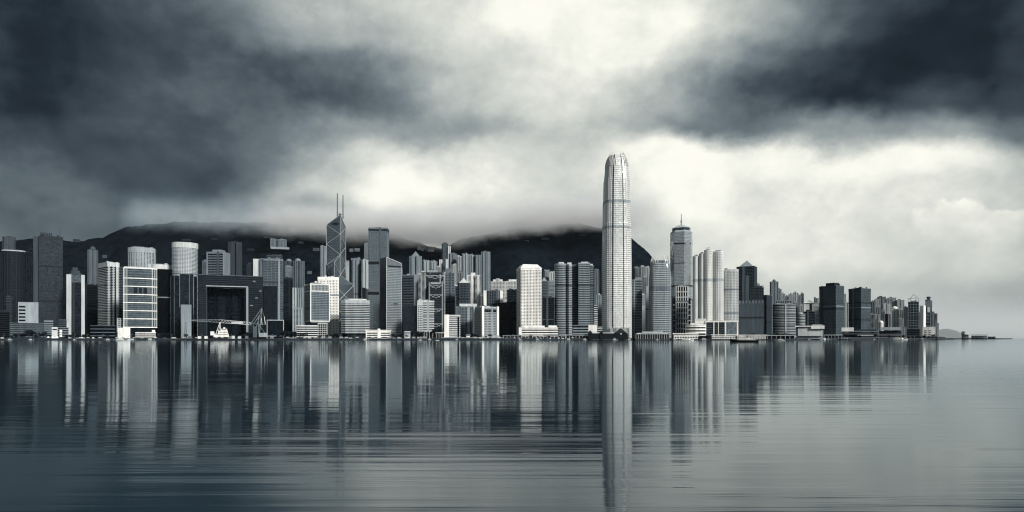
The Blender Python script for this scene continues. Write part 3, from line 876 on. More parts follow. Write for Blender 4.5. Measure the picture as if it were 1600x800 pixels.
def banded_headquarters():
    """glass tower in a white frame of wide horizontal bands (left waterfront)"""
    Y = 1400.0; x0, x1 = 193.5, 245
    (X, _), yaw, s = place(x0, x1, Y, 0)
    w = (x1 - x0) * s; d = 38.0
    e = empty('framed_office_tower', (X, Y, 3), yaw); tag(e, 'broad glass office tower divided by seven bold white horizontal bands', 'office tower')
    Z = lambda y: zz(y, Y) - 3
    P = bow(w, d, 10, .12)
    h = Z(420.5)
    rows = [420.5, 436, 448.5, 461, 473.5, 486, 498.5, 511.5]
    tones = [.42, .36, .30, .22, .14, .08, .06]
    for i in range(7):
        o = MB().prism(P, Z(rows[i + 1]), Z(rows[i]) - .03).build('glass_storeys', glass(.17, 2.4, 3.6, .45, .14, .8), e)
    for y in rows:
        MB().prism(offset_poly(P, .9), Z(y) - 1.0, Z(y) + .9).build('frame_band', wall(.85, .5), e)
    for u in (-.5, -.46, -.40, .36, .44, .5):
        yy = -d / 2 + .12 * d * (2 * u) ** 2
        MB().box(u * w - .55, u * w + .55, yy - 1.1, yy + .2, Z(511), h + .5).build('frame_column', wall(.6, .5), e)
    for z0, z1, n in ((498.5, 486, 3),): pass
    m = MB()
    for i in range(7):
        for j in range(1, 4):
            z = Z(rows[i + 1]) + (Z(rows[i]) - Z(rows[i + 1])) * j / 4
            m.prism(offset_poly(P, .12), z - .15, z + .15)
    m.build('mullions', wall(.35, .4), e, 'stuff')
    for a, b in ((209, 215), (217, 222), (224, 230)):
        c0, c1 = (a - (x0 + x1) / 2) * s, (b - (x0 + x1) / 2) * s
        MB().box(c0, c1, -d / 2 - .55, -d / 2 + 1, Z(459), Z(450.5)).build('dark_bay', wall(.02, .3), e)
    MB().prism(offset_poly(P, -3), 0, Z(511.5) - .9).build('recessed_lobby', glass(.03, 4, 6), e)
    MB().prism(offset_poly(rect(w * .96, d * .8), 0), h + .95, h + 3).build('plant_room', wall(.5), e)
banded_headquarters()

def gate_building():
    Y = 1420.0; x0, x1 = 312, 411
    (X, _), yaw, s = place(x0, x1, Y, 0)
    xm = (x0 + x1) / 2; d = 40.0
    e = empty('gateway_office_block', (X, Y, 3), yaw); tag(e, 'massive dark gateway-shaped office block with pale lining round its tall opening', 'office block')
    Z = lambda y: zz(y, Y) - 3
    U = lambda px: (px - xm) * s
    gl = glass(.035, 3.0, 4.0, .35, .2, .4)
    def clad(nm, a, b, z0, z1, tone):
        MB().box(a, b, -d / 2, d / 2, z0, z1).build(nm, gl, e)
        m = MB(); z = z0 + 2
        while z < z1 - 1:
            m.box(a - .15, b + .15, -d / 2 - .2, d / 2 + .2, z, z + .7); z += 3.9
        m.build('floor_bands', wall(tone), e, 'stuff')
    clad('left_leg', U(312), U(323), 0, Z(449), .07)
    clad('right_leg', U(388), U(411), 0, Z(449), .06)
    clad('lintel', U(312), U(411), Z(449) + .02, Z(432.5), .075)
    MB().box(U(311.5), U(411.5), -d / 2 - .5, d / 2, Z(432.5) + .02, Z(431.3)).build('parapet', wall(.12), e)
    MB().box(U(323), U(387.6), -d / 2 - .6, d / 2, Z(449.3), Z(448.0)).build('opening_head', wall(.42), e)
    MB().box(U(384.6), U(387.9), -d / 2 - .55, d / 2, 0, Z(449.65)).build('opening_jamb', wall(.30), e)
    MB().box(U(323), U(324.3), -d / 2 - .5, d / 2, 0, Z(449.65)).build('opening_jamb', wall(.07), e)
    # glazed wall set back inside the opening
    MB().box(U(324), U(382), d * .30, d * .5 - .2, 0, Z(450)).build('inner_glazing', glass(.02, 4, 4, .6), e)
    for a, b in ((341, 352), (363, 371)):
        MB().box(U(a), U(b), d * .22, d * .3, 0, Z(462)).build('inner_bay', glass(.035, 2.5, 4, .6), e)
    for px, y in ((395, 440), (399, 466), (391, 478), (405, 455)):
        MB().box(U(px), U(px) + 5, -d / 2 - .35, -d / 2, Z(y), Z(y) + 1.2).build('facade_light_panel', wall(.4), e)
gate_building()

def inverted_block():
    """white-framed block cantilevered over a slim stem"""
    Y = 1450.0
    e = tower('cantilevered_block', 'white framed block of dark glazing overhanging a slim dark stem', 476, 514.5, 445, Y, t=-16, xc=485.5, bands=(3.6, .9, .1), glaz=.16, walls=.26,
              piers=(3.2, .35, .05), sub=zz(502, Y) - 3, gl=glass(.12, 3, 3.6, .3, .2, .5))
    w, d, h, s = DIM[e.name]; Z = lambda y: zz(y, Y) - 3
    P = rect(w, d); WM = wall(.72, .5)
    for p in P:
        MB().box(p[0] - 1.1, p[0] + 1.1, p[1] - 1.1, p[1] + 1.1, Z(502), h + 1).build('corner_frame', WM, e)
    for y in (502, 456, 445.5):
        MB().prism(offset_poly(P, .75 + .05 * (y < 450)), Z(y) - 1.2, Z(y) + 1.0).build('frame_band', WM, e)
    for i in range(13):
        x = -w / 2 + 2 + i * (w - 4) / 12
        MB().box(x - .25, x + .25, -d / 2 - .6, -d / 2, Z(455) - .3, Z(446.5)).build('top_fin', WM, e)
    MB().prism(offset_poly(P, -.22 * w), 0, Z(502) - 1).build('stem', wall(.05), e)
    MB().prism(offset_poly(P, -.05 * w), Z(502) - 4.5, Z(502) - 1.25, offset_poly(P, .3)).build('soffit', wall(.25), e)
inverted_block()

def truss_bank():
    Y = 1600.0
    e = empty('suspended_truss_tower', at(679, 527, Y) * 1.0, place(678, 680, Y)[1]); e.location.z = 3
    tag(e, 'high-tech tower hung from white coat-hanger trusses between ladder masts', 'office tower')
    s = place(678, 680, Y)[2]; Z = lambda y: zz(y, Y) - 3; U = lambda px: (px - 679) * s
    def slab(nm, a, b, y0, y1, ytop, tone):
        o = MB().box(U(a), U(b), y0, y1, 0, Z(ytop)).build(nm, glass(.05, 3, 4, .5, .2, .4), e)
        m = MB(); z = 4
        while z < Z(ytop): m.box(U(a) - .1, U(b) + .1, y0 - .2, y1, z, z + .6); z += 4
        m.build('floor_bands', wall(tone), e, 'stuff')
    slab('rear_bay', 664, 692, 8, 24, 425, .10)
    slab('front_bay', 672, 694, -10, 8, 444, .08)
    WM = wall(.5, .45)
    for px, y, top in ((664.5, 7, 426), (671, -11, 442), (691.3, -11, 440), (694.8, 7, 424), (688, 7, 428)):
        for o in (-.9, .9):
            MB().bar((U(px) + o, y, 0), (U(px) + o, y, Z(top)), .55).build('mast_tube', WM, e)
        m = MB(); z = 2
        while z < Z(top): m.box(U(px) - .9, U(px) + .9, y - .3, y + .3, z, z + .5); z += 4
        m.build('mast_rungs', WM, e, 'stuff')
    for yy, row in ((-11.6, 448), (-11.6, 463), (-11.6, 485), (-11.6, 508), (6.4, 432)):
        a, b = (671, 691.3) if yy < 0 else (664.5, 694.8)
        c = (a + b) / 2
        for p, q in (((a, row - 2), (c, row + 3)), ((c, row + 3), (b, row - 2)), ((a, row - 2), (b, row - 2)), ((a + 4, row + 2), (c, row - 2)), ((c, row - 2), (b - 4, row + 2))):
            MB().bar((U(p[0]), yy, Z(p[1])), (U(q[0]), yy, Z(q[1])), .5).build('truss_member', WM, e)
    MB().box(U(673), U(690), -6, 6, Z(444), Z(441.5)).build('roof_plant', wall(.4), e)
    MB().box(U(668), U(684), 10, 20, Z(425), Z(421.5)).build('roof_plant', wall(.3), e)
    for px in (672, 691, 695): MB().bar((U(px), 8, Z(428)), (U(px) + 4, 8, Z(421)), .3).build('maintenance_crane', WM, e)
truss_bank()

def slant_tower():
    """two-faced glass tower with a roof raked down to the right"""
    Y = 1550.0; x0, xc, x1 = 594, 604, 627.5; t = -24
    (X, _), yaw, s = place(x0, x1, Y, t); tr = R(24)
    w = (x1 - xc) * s / math.cos(tr); d = (xc - x0) * s / math.sin(tr)
    e = empty('raked_roof_tower', (X, Y, 3), yaw); tag(e, 'glass tower with a roof raked down to the right and dark left flank', 'office tower')
    Z = lambda y: zz(y, Y) - 3; P = rect(w, d); hl, hr = Z(404), Z(412)
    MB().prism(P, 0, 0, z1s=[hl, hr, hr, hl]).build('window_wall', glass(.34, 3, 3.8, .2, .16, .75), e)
    MB().box(-w / 2 - .35, -w / 2 - .02, -d / 2 + .1, d / 2, 0, hl - .5).build('flank_wall', glass(.05, 3, 3.8, .4, .2, .4), e)  # darker glass puts the shade of the unlit side into the flank
    m = MB(); z = 4
    while z < hr - 6: m.box(-w / 2 + .02, w / 2 + .15, -d / 2 - .2, d / 2 + .2, z, z + .75); z += 3.8
    m.build('floor_bands', wall(.40, .4), e, 'stuff')
    MB().box(-w / 2 + 3, w / 2 - 2, -d / 2 - .35, -d / 2, Z(418.6), Z(416.2)).build('louvre_slot', wall(.03), e)
    for u in (-.5, .5):
        MB().box(u * w - .5, u * w + .5, -d / 2 - .5, -d / 2 + .5, 0, (hl if u < 0 else hr)).build('corner_column', wall(.5), e)
    MB().prism(offset_poly(P, .3), hl - 3, hl - 3, z1s=[hl + .6, hr + .6, hr + .6, hl + .6]) if False else None
    MB().bar((-w / 2, -d / 2 - .3, hl), (w / 2, -d / 2 - .3, hr), .7).build('roof_edge', wall(.6), e)
    MB().bar((-w / 2 - .3, -d / 2, hl), (-w / 2 - .3, d / 2, hl), .7).build('roof_edge', wall(.3), e)
    MB().box(-w * .05, w * .25, -d / 2 - .4, -d / 2, Z(477), Z(474)).build('sign_panel', wall(.10), e)
slant_tower()
# ================================================================== THE OTHER BUILDINGS, left to right
T = tower
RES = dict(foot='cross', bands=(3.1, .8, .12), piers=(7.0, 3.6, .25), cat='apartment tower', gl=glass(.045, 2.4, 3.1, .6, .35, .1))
HT = 'apartment towers on the hillside'

# ---- left edge: wall and glass tones darkened in place of cloud shade
T('apartment_tower', 'dim grey apartment tower rising behind the round dark tower', 4, 24, 371, 1900, walls=.075, roof=[('box', .3, .7, 1.5, .06)], **{**RES, 'foot': 'cham'})
e = T('round_dark_tower', 'dark rounded glass tower with pale curved roof rim at the left edge', 1, 42, 394, 1550, foot='ell', fp=2.6, bands=(3.9, .7, .15), piers=(7, .6, .2), walls=.035, gl=glass(.035, 3, 3.9, .5, .2, .5))
w, d, h, s = DIM[e.name]
MB().prism(supell(w * .98, d * .98, 2.6), h + .5, h + 3.5, supell(w * .9, d * .9, 2.6)).build('roof_rim', wall(.35, .5), e)
MB().prism(supell(w * .5, d * .5, 2.6), h + 3.5, h + 6).build('plant_room', wall(.06), e)
T('dark_edge_block', 'nearly black low block at the far left edge', -14, 15, 487, 1440, bands=(4, .8, .1), walls=.03, glaz=.012, d=30)
T('stepped_grey_block', 'narrow stepped grey block left of the white box building', 10, 19, 464, 1500, bands=(3.6, 1.4, .3), walls=.09, glaz=.03, roof=[('box', .1, .6, 2, .08)])
e = T('sign_topped_tower', 'tall dark office tower with rooftop sign frame and thin antenna', 61, 98, 371, 1600, t=0, d=42, bands=(3.9, .55, .1), piers=(3.6, .35, .06), walls=.055, gl=glass(.07, 3.6, 3.9, .35, .25, .5), cap=6)
w, d, h, s = DIM[e.name]; U = 1600 / F
MB().box(-w / 2 - 8.5 * s, -w / 2 - .05, -d * .3, d / 2, 0, h - 1).build('side_core', wall(.085), e)
MB().box(-w / 2 - 21 * s, -w / 2 - 8.6 * s, -d * .35, d / 2, 0, h - 17 * U).build('side_wing', glass(.03, 3, 3.9), e)
for i in range(7):
    x = -w / 2 + (3 + i * 2.7) * s
    MB().box(x - .9 * s, x + .9 * s, -d * .3, -d * .3 + 1, h + 1.6 * U, h + 6 * U).build('sign_letter_panel', wall(.05), e)
MB().box(-w / 2 + 1.5 * s, -w / 2 + 21.5 * s, -d * .28, -d * .26, h + .5, h + 1.4 * U).build('sign_rail', wall(.04), e)
MB().bar((w / 2 - 4 * s, 0, h), (w / 2 - 4 * s, 0, h + 17 * U), .7, .2, 6).build('antenna', wall(.05), e)
T('white_box_building', 'plain pale box-shaped building with five dark windows down its left edge', 28.5, 60, 473, 1430, d=30, walls=.34, gl=wall(.34), bands=(4.2, .25, .03), band_tone=.22, cat='building')
e = bpy.data.objects['white_box_building']; w, d, h, s = DIM[e.name]
for i in range(5):
    z = h - 11 - i * 7.2
    MB().box(-w / 2 + 1.2, -w / 2 + 12.5, -d / 2 - .3, -d / 2 + .1, z, z + 3.4).build('window', glass(.02, 3, 3), e)
T('low_banded_block', 'long low grey building with pale horizontal bands behind waterfront trees', 16, 68, 505, 1400, d=22, bands=(4.1, 1.7, .4), walls=.16, glaz=.03, cat='building')
T('small_grey_block', 'small plain grey block right of the long low banded building', 69, 83, 501, 1420, d=16, bands=(4.5, 2.4, .2), walls=.20, glaz=.05, cat='building')
T('grey_side_block', 'dim grey flat-roofed block just left of the twin-pier tower', 92, 104, 499.5, 1450, d=16, bands=(4.0, 1.8, .2), walls=.10, glaz=.03, cat='building')
e = T('lit_waterfront_house', 'small white waterfront building with three bright stacked bays', 81, 107, 512, 1385, d=14, bands=(4.8, 2.2, .3), walls=.18, glaz=.03, cat='building')
w, d, h, s = DIM[e.name]
MB().box(-w / 2, -w / 2 + 9 * s, -d / 2 - 1.5, -d / 2, 0, h + 1).build('white_wing', wall(.62), e)
MB().box(-w / 2 + 1.2, -w / 2 + 8 * s, -d / 2 - 1.8, -d / 2 - 1.4, h - 5, h - 2.6).build('window', glass(.02, 3, 3), e)
for i in range(3): MB().box(-w / 2 + 12 * s, -w / 2 + 16 * s, -d / 2 - 1.2, -d / 2, 3.5 + i * 5.2, 7.6 + i * 5.2).build('white_bay', wall(.82), e)

e = T('twin_pier_tower', 'dark glass slab tower clasped between two pale full-height piers', 104.5, 132, 430.5, 1550, d=30, bands=(3.9, .4, .05), walls=.04, gl=glass(.022, 3, 3.9, .6, .2, .3))
w, d, h, s = DIM[e.name]
MB().box(-w / 2 - .6, -w / 2 + 7 * s, -d / 2 - 2, d / 2 + .6, 0, h + .8).build('pier', wall(.50), e)
MB().box(w / 2 - 5 * s, w / 2 + .6, -d / 2 - 2, d / 2 + .6, 0, h + .8).build('pier', wall(.50), e)
MB().box(-w / 2 + 7.2 * s, w / 2 - 5.2 * s, -d / 2 - .8, d / 2, h - 17, h + .6).build('upper_glazing', glass(.13, 2.4, 4), e)
for i, (a, b, t_) in enumerate(((.15, .85, 3), (.25, .75, 7), (.32, .62, 12))):
    MB().box(-w / 2 + w * a, -w / 2 + w * b, -d * .3 + i, d * .3 - i, h + (.8, 4.5, 10)[i], h + t_ * 1.5).build('plant_room', wall(.08), e)
T('domed_apartment_tower', 'slim grey apartment tower with domed cap and pale base on the slope', 137, 153, 391, 2150, walls=.11, roof=[('dome', .5, 9, 6, .10), ('mast', .5, 8, .5, .1)], **RES)
T('dark_mid_block', 'almost black office block between the twin-pier and striped towers', 131, 156, 446, 1650, bands=(4, .5, .1), walls=.025, glaz=.012)

e = T('striped_pier_tower', 'pale tower with white cap, banded left flank and dark vertical stripes', 153, 186, 411.5, 1500, t=-20, xc=168, bands=(3.6, 1.5, .3), walls=.5, glaz=.02, cap=10, gl=glass(.018, 3, 3.6, .5, .2, .3))
w, d, h, s = DIM[e.name]
for i in range(5):
    x = -w / 2 + 2.5 + i * (w - 5) / 4
    MB().box(x - 1.1, x + 1.1, -d / 2 - 1.2, -d / 2, 12, h - 9).build('vertical_stripe', wall(.03 if i % 2 else .42), e)
MB().box(w / 2 + .4, w / 2 + 11 * s, -d / 2 + 6, d / 2, 0, h - 4).build('side_wing', glass(.05, 3, 3.6), e)
m = MB()
for i in range(44): m.box(w / 2 + .4, w / 2 + 11 * s + .3, -d / 2 + 5.7, d / 2, 4 + i * 3.6, 5.2 + i * 3.6)
m.build('side_wing_bands', wall(.12), e, 'stuff')
T('long_dark_canopy', 'long dark waterfront shed with a thin grey roof edge', 142, 182, 509, 1390, d=18, bands=(7, 1.6, .8), walls=.13, glaz=.015, cat='shed')
T('white_podium', 'white podium block with windows at the left foot of the banded tower', 183, 193, 497.5, 1392, d=16, bands=(4.2, 2.0, .2), piers=(6, 2.2, .1), walls=.36, glaz=.03, cat='building')
T('bright_kiosk_block', 'bright white low block beneath the banded tower', 184, 203.5, 512.5, 1370, d=12, walls=.8, gl=wall(.78), cat='building')
T('white_landing_pavilion', 'white landing pavilion with flat roof below the banded tower', 212, 243, 519.5, 1368, d=10, bands=(4, 1.5, .6), walls=.8, glaz=.05, cat='pavilion', roof=[('box', .82, .98, 4, .8)])

e = T('oval_hotel_tower', 'pale hotel tower with bowed front and plain light cap', 200.5, 242, 388, 1800, t=8, foot='bow', fp=.42, d=44, bands=(3.4, 1.5, .25), piers=(9, 2.4, .1), walls=.36, glaz=.06, cap=13, cat='hotel')
T('white_lintel_block', 'dark block capped by a thick white roof band beside the oval hotel', 232, 270, 414.5, 1760, d=30, walls=.55, glaz=.012, cap=11)
e = T('drum_hotel_tower', 'bright rounded hotel tower with overhanging drum cap and gleaming centre', 268.5, 309.5, 387, 1750, foot='ell', fp=2.2, d=56, bands=(3.4, 1.4, .25), walls=.45, cat='hotel', gl=glass(.30, 3, 3.4, .4, .22, .6))
w, d, h, s = DIM[e.name]
MB().prism(supell(w * 1.03, d * 1.03, 2.2), h - 3, h + 11).build('drum_cap', wall(.55), e)
m = MB()
for k in range(-4, 9):
    t_ = -math.pi / 2 + k * .13
    m.box(w / 2 * math.cos(t_) - .4, w / 2 * math.cos(t_) + .4, d / 2 * math.sin(t_) - .7, d / 2 * math.sin(t_) + .2, 20, h - 3)
m.build('piers', wall(.6, .3, .3), e, 'stuff')
e = T('pinstripe_dark_tower', 'dark glass tower with thin pale vertical lines and rooftop frames', 267, 308, 433, 1550, foot='cham', fp=.15, d=48, piers=(13, .5, .1), pier_tone=.16, walls=.04, gl=glass(.03, 3, 3.8, .6, .18, .5), bands=(3.8, .3, .05), band_tone=.03, roof=[('clutter', 5, .08)])
w, d, h, s = DIM[e.name]
MB().box(-w * .16, w * .36, -d / 2 - 2.4, -d / 2 - .2, h * .55, h + 5).build('front_bay', glass(.05, 2.5, 3.8), e)
for u in (-.16, .2, .36): MB().box(u * w - .5, u * w + .5, -d / 2 - 2.8, -d / 2 - 2.2, h * .5, h + 7).build('bay_post', wall(.2), e)
T('plain_grey_slab', 'blank pale grey slab standing alone before the dark pinstripe tower', 283, 299, 476.5, 1395, d=10, walls=.26, gl=wall(.27, .5), piers=(3.2, .25, .04), pier_tone=.18, cat='building')
e = T('louvred_hotel_block', 'grey hotel block with dark horizontal louvres and light right flank', 323.5, 359.5, 395, 1800, t=22, xc=350, bands=(4.4, 1.7, .3), walls=.17, glaz=.02, cap=5, cat='hotel', roof=[('box', .25, .8, 4, .22)])
w, d, h, s = DIM[e.name]
MB().box(-w / 2 - .7, -w / 2 + 2.5, -d / 2 - 1, -d / 2 + 3, 0, h).build('corner_pier', wall(.22), e)
MB().box(w / 2 - 2.5, w / 2 + .9, -d / 2 - 1, d / 2 + .3, 0, h).build('flank_wall', wall(.24), e)
T('apartment_tower', 'dark twin-shafted apartment tower against the slope above the gateway block', 357, 378, 379, 2250, walls=.055, roof=[('mast', .3, 4, .5, .06), ('box', .4, .6, 2, .05)], **RES)
e = T('grey_curtain_tower', 'blue-grey curtain wall tower with lighter upper half', 412, 442, 406.5, 1600, d=46, bands=(3.9, .5, .1), piers=(9, .4, .1), walls=.19, gl=glass(.17, 3, 3.9, .2, .14, .8), cap=4)
w, d, h, s = DIM[e.name]; U = 1600 / F
MB().box(-w / 2 - 16 * s, -w / 2 - 6 * s, -d / 2 + 12, d / 2, 0, h + 0.5).build('white_core', wall(.55), e)
MB().box(-w / 2 - 20 * s, -w / 2 - 16 * s, -d / 2 + 16, d / 2, 0, h - 3).build('rear_wing', glass(.04, 3, 3.9), e)
MB().box(-w / 2 - 6 * s, -w / 2 - .05, -d / 2 + 5, d / 2, 0, h + 1.5).build('service_core', wall(.14), e)
MB().box(-w / 2 + .5, w / 2 - 9 * s, -d / 2 - 8, -d / 2 - .3, 0, h - 42 * U).build('dark_reflection', glass(.05, 3, 3.9, .3, .2, .6), e)  # dark box added to imitate a reflection on the lower facade
T('flat_roofed_block', 'flat-roofed grey block peeping over the blue-grey curtain tower', 417, 441, 400, 1950, bands=(3.2, 1.4, .2), walls=.09, glaz=.03, cat='apartment block')
for a, b, tp, lab in ((422.5, 433, 374, 'left grey apartment block of the pair high on the mountain slope'), (434, 447.5, 374.5, 'right grey apartment block of the pair high on the mountain slope')):
    T('hillside_apartment_block', lab, a, b, tp, 2950, base=zz(387, 2950), d=16, bands=(3.1, 1.3, .2), piers=(6, 1.4, .2), walls=.17, glaz=.05, cat='apartment block', group='blocks high on the slope')
T('hillside_terrace_wall', 'pale terrace under the pair of blocks high on the slope', 423, 452, 386.4, 2930, base=zz(389.5, 2930), d=14, walls=.3, gl=wall(.28), cat='terrace')
T('hillside_apartment_row', 'low row of flats on the slope just under the cloud', 412, 436, 368.8, 3050, base=zz(373, 3050), d=14, bands=(3.1, 1.3, .2), walls=.09, glaz=.04, cat='apartment block')
T('domed_twin_tower', 'dark left tower of the dome-topped pair', 442, 457.5, 409, 2000, walls=.075, roof=[('dome', .6, 9, 4.5, .2)], **{**RES, 'cat': 'apartment tower', 'group': 'dome-topped pair'})
T('domed_twin_tower', 'grey right tower of the dome-topped pair', 457.8, 476, 408.5, 2000, walls=.11, roof=[('dome', .42, 9, 4.5, .25), ('mast', .2, 9, .4, .1)], **{**RES, 'group': 'dome-topped pair'})
T('mirror_slab', 'pale reflective slab in front of the dome-topped pair', 446, 457, 417, 1900, d=22, bands=(4, .4, .05), walls=.25, gl=glass(.34, 3, 4, .25, .12, .8))
T('small_white_flats', 'narrow white block of flats below the dome-topped pair', 457, 463, 450, 1800, walls=.35, **{**RES, 'foot': 'rect', 'cat': 'apartment block'})
T('small_white_flats', 'wider pale block of flats beside the narrow white one, with framed top', 463.5, 476, 452, 1820, walls=.2, **{**RES, 'foot': 'cham', 'cat': 'apartment block'})
T('small_white_flats', 'lowest pale flats at the edge of the dark park', 457, 472, 482, 1750, walls=.26, **{**RES, 'foot': 'rect', 'cat': 'apartment block'})
e = T('framed_glass_box', 'low dark glass box edged by a thin pale frame on the waterfront', 417.5, 443, 500.5, 1392, d=20, walls=.05, gl=glass(.02, 4, 5, .5, .12, .3), cat='pavilion')
w, d, h, s = DIM[e.name]
for a, b, c, dd_ in ((-w / 2 - .6, -w / 2 + .7, 0, h + .8), (w / 2 - .7, w / 2 + .6, 0, h + .8), (-w / 2 + .72, w / 2 - .72, h - .7, h + .85), (-w / 2 + .72, w / 2 - .72, 5, 6.2)):
    MB().box(a, b, -d / 2 - 1, -d / 2 + .4, c, dd_).build('frame_member', wall(.42), e)
T('narrow_park_tower', 'dark slim office block between the framed glass box and overhanging block', 443, 457, 436, 1640, bands=(3.9, .5, .1), walls=.04, glaz=.025)

e = T('white_grid_hotel', 'bright white hotel slab covered in a grid of small dark windows', 497, 529, 434, 1520, d=26, bands=(3.5, 1.75, .35), piers=(3.3, 1.55, .12), walls=.83, glaz=.02, cap=6, cat='hotel', roof=[('clutter', 6, .5)])
w, d, h, s = DIM[e.name]
MB().box(-w / 2 - 5 * s, -w / 2 - .05, -d / 2 + 3, d / 2, 0, h - 9).build('stair_wing', wall(.7), e)
MB().box(-w / 2 - 10 * s, -w / 2 - 5 * s - .05, -d / 2 + 6, d / 2, 0, h - 16).build('stair_wing', wall(.6), e)
T('white_terraced_block', 'low white terraced building with ribbon windows behind a round tree', 464, 497, 508.5, 1398, d=18, bands=(4.4, 1.9, .5), walls=.62, glaz=.03, cat='building')
T('low_glass_entrance', 'low gridded glass entrance hall beside the white terraced building', 497, 511, 505, 1404, d=16, bands=(4.5, .8, .3), piers=(5, .6, .1), walls=.6, glaz=.03, cat='building')
T('slim_slope_tower', 'slim pale apartment tower just left of the braced glass tower', 500.5, 510.5, 385, 2100, walls=.23, roof=[('box', .1, .5, 1.5, .2)], **RES)
e = T('chamfered_banded_hotel', 'broad pale-banded hotel with chamfered corners and light roof slab', 533.5, 577, 470, 1450, foot='cham', fp=.2, d=44, bands=(3.75, 1.9, .4), walls=.46, glaz=.03, cap=7, cat='hotel', gl=glass(.03, 3, 3.75), sub=9)
w, d, h, s = DIM[e.name]
MB().prism(cham(w * .9, d * .9, 9), 0, 9).build('dark_base', wall(.03), e)
MB().prism(cham(w * .8, d * .8, 9), h + .5, h + 3.5).build('roof_slab', wall(.6), e)
T('pale_panel_tower', 'pale panelled tower with dark edges right of the braced tower', 549, 563, 405, 1980, d=24, walls=.2, gl=wall(.22, .5), bands=(3.8, .3, .05), band_tone=.14, piers=(13, 2.5, .3), pier_tone=.05, cap=4)
T('small_slope_slab', 'small white slab tower peeping out right of the braced tower', 540, 545.5, 408, 2150, d=14, walls=.5, glaz=.1, bands=(3.1, 1.9, .2), base=zz(440, 2150), cat='apartment tower')
T('needle_tower', 'thin pale tower behind the tall gridded glass tower', 569, 575, 381, 2250, d=12, bands=(3.2, 1.6, .2), walls=.22, glaz=.06, cat='apartment tower')
T('pale_split_tower', 'pale tower with dark central slot left of the tall gridded glass tower', 565.5, 577, 407, 1960, walls=.33, **{**RES, 'fp': .1})
T('small_step_tower', 'low stepped pale tower between the pale split tower and the banded hotel', 566, 576, 452, 1850, walls=.25, **{**RES, 'foot': 'cham'})
for a, b, tp, lab in ((546, 552, 377, 'left of two pale villa blocks on the ridge right of the braced tower'), (554, 562, 376.5, 'right of two pale villa blocks on the ridge right of the braced tower')):
    T('ridge_villa_block', lab, a, b, tp + 12, 2900, base=zz(tp + 17, 2900), d=10, bands=(3, 1.3, .2), walls=.2, glaz=.06, cat='apartment block', group='villa blocks on the ridge')
e = T('gridded_glass_tower', 'tall square glass tower with fine grid and two dark belts', 576, 608, 357.5, 1750, t=9, xc=604.5, bands=(4.1, .45, .12), piers=(4.6, .4, .08), walls=.20, gl=glass(.26, 4.6, 4.1, .22, .13, .8), cap=3, mech=((412, 7.0), (459, 7.0), (361, 4.0)))
e = T('dark_banded_tower', 'dark grey tower with close horizontal bands and pale roof line', 630, 653, 430.5, 1650, d=34, bands=(3.9, 1.1, .2), walls=.12, glaz=.025, cap=4, roof=[('clutter', 4, .4)])
w, d, h, s = DIM[e.name]
MB().box(w * .22, w / 2 + .8, -d / 2 - .8, d / 2, 0, h + 1).build('pale_corner_bay', wall(.24), e)
MB().box(-w / 2 - .7, w / 2 + 1.2, -d / 2 - 2.2, d / 2, 0, zz(478, 1650) - 3).build('lower_storeys', glass(.06, 3, 3.9, .4, .2, .5), e)
T('pyramid_crowned_flats', 'grey stepped tower with pointed pyramid crown near the ridge', 640, 659, 401, 2150, walls=.10, roof=[('pyr', -6, 8.5, .18)], **RES)
T('apartment_tower', 'left of two broad grey apartment towers above the truss tower', 661, 671.5, 408, 2250, walls=.17, **RES)
T('apartment_tower', 'right of two broad grey apartment towers above the truss tower', 672.5, 683, 409, 2250, walls=.15, **RES)
e = T('white_ribbed_block', 'white slab block with ribbon windows and gridded left wing', 652.5, 678, 470.5, 1480, d=24, bands=(3.7, 1.8, .35), walls=.6, glaz=.03, cap=3)
w, d, h, s = DIM[e.name]
MB().box(-w / 2 - .6, -w / 2 + 8.5 * s, -d / 2 - 1.4, d / 2, 0, h + 1).build('left_wing', wall(.52), e)
m = MB()
for i in range(18):
    for j in range(3): m.box(-w / 2 + 1.2 + j * 3.6, -w / 2 + 3.6 + j * 3.6, -d / 2 - 1.6, -d / 2 - 1, 4 + i * 3.9, 6 + i * 3.9)
m.build('wing_windows', glass(.03, 3, 3), e, 'stuff')
T('apartment_tower', 'tall dark apartment tower rising highest above the ridge dip', 690.5, 700, 381, 2350, walls=.055, **RES)
T('apartment_tower', 'thin pale apartment slab attached right of the tall dark ridge tower', 700, 704, 385, 2340, walls=.25, **{**RES, 'foot': 'rect'})
T('apartment_tower', 'small white-edged tower below the tall dark ridge tower', 686.5, 691, 406, 2200, walls=.28, **{**RES, 'foot': 'rect'})
T('apartment_tower', 'thin white tower standing in front of the tall dark ridge tower', 696.5, 700, 405, 2180, walls=.45, **{**RES, 'foot': 'rect'})
T('apartment_tower', 'grey apartment tower with ragged top right of the dark ridge tower', 701, 714, 397, 2280, walls=.09, **RES)
T('apartment_tower', 'pale-edged apartment tower left of the H-slotted pair', 714, 722, 401, 2250, walls=.22, **RES)
e1 = T('apartment_tower', 'left half of the slotted apartment pair with square roof notches', 722.5, 732, 397.5, 2250, walls=.15, **RES)
T('apartment_tower', 'right half of the slotted apartment pair with square roof notches', 732.3, 741.5, 399, 2260, walls=.14, **RES)
T('apartment_tower', 'shorter grey tower of the stepped trio under the dark mountain', 742.5, 752, 399, 2250, walls=.11, roof=[('mast', .3, 7, .3, .1)], **RES)
T('apartment_tower', 'tallest tower of the stepped trio under the dark mountain', 752.2, 766, 394, 2270, walls=.105, roof=[('box', .3, .6, 2, .1)], **RES)
T('stepped_bank_tower', 'grey gridded tower stepping up behind the white window-banded block', 692.5, 710, 427, 1660, d=26, bands=(3.9, 1.5, .25), piers=(3.4, 1.2, .15), walls=.17, glaz=.03, roof=[('box', .2, .75, 7, .15)])
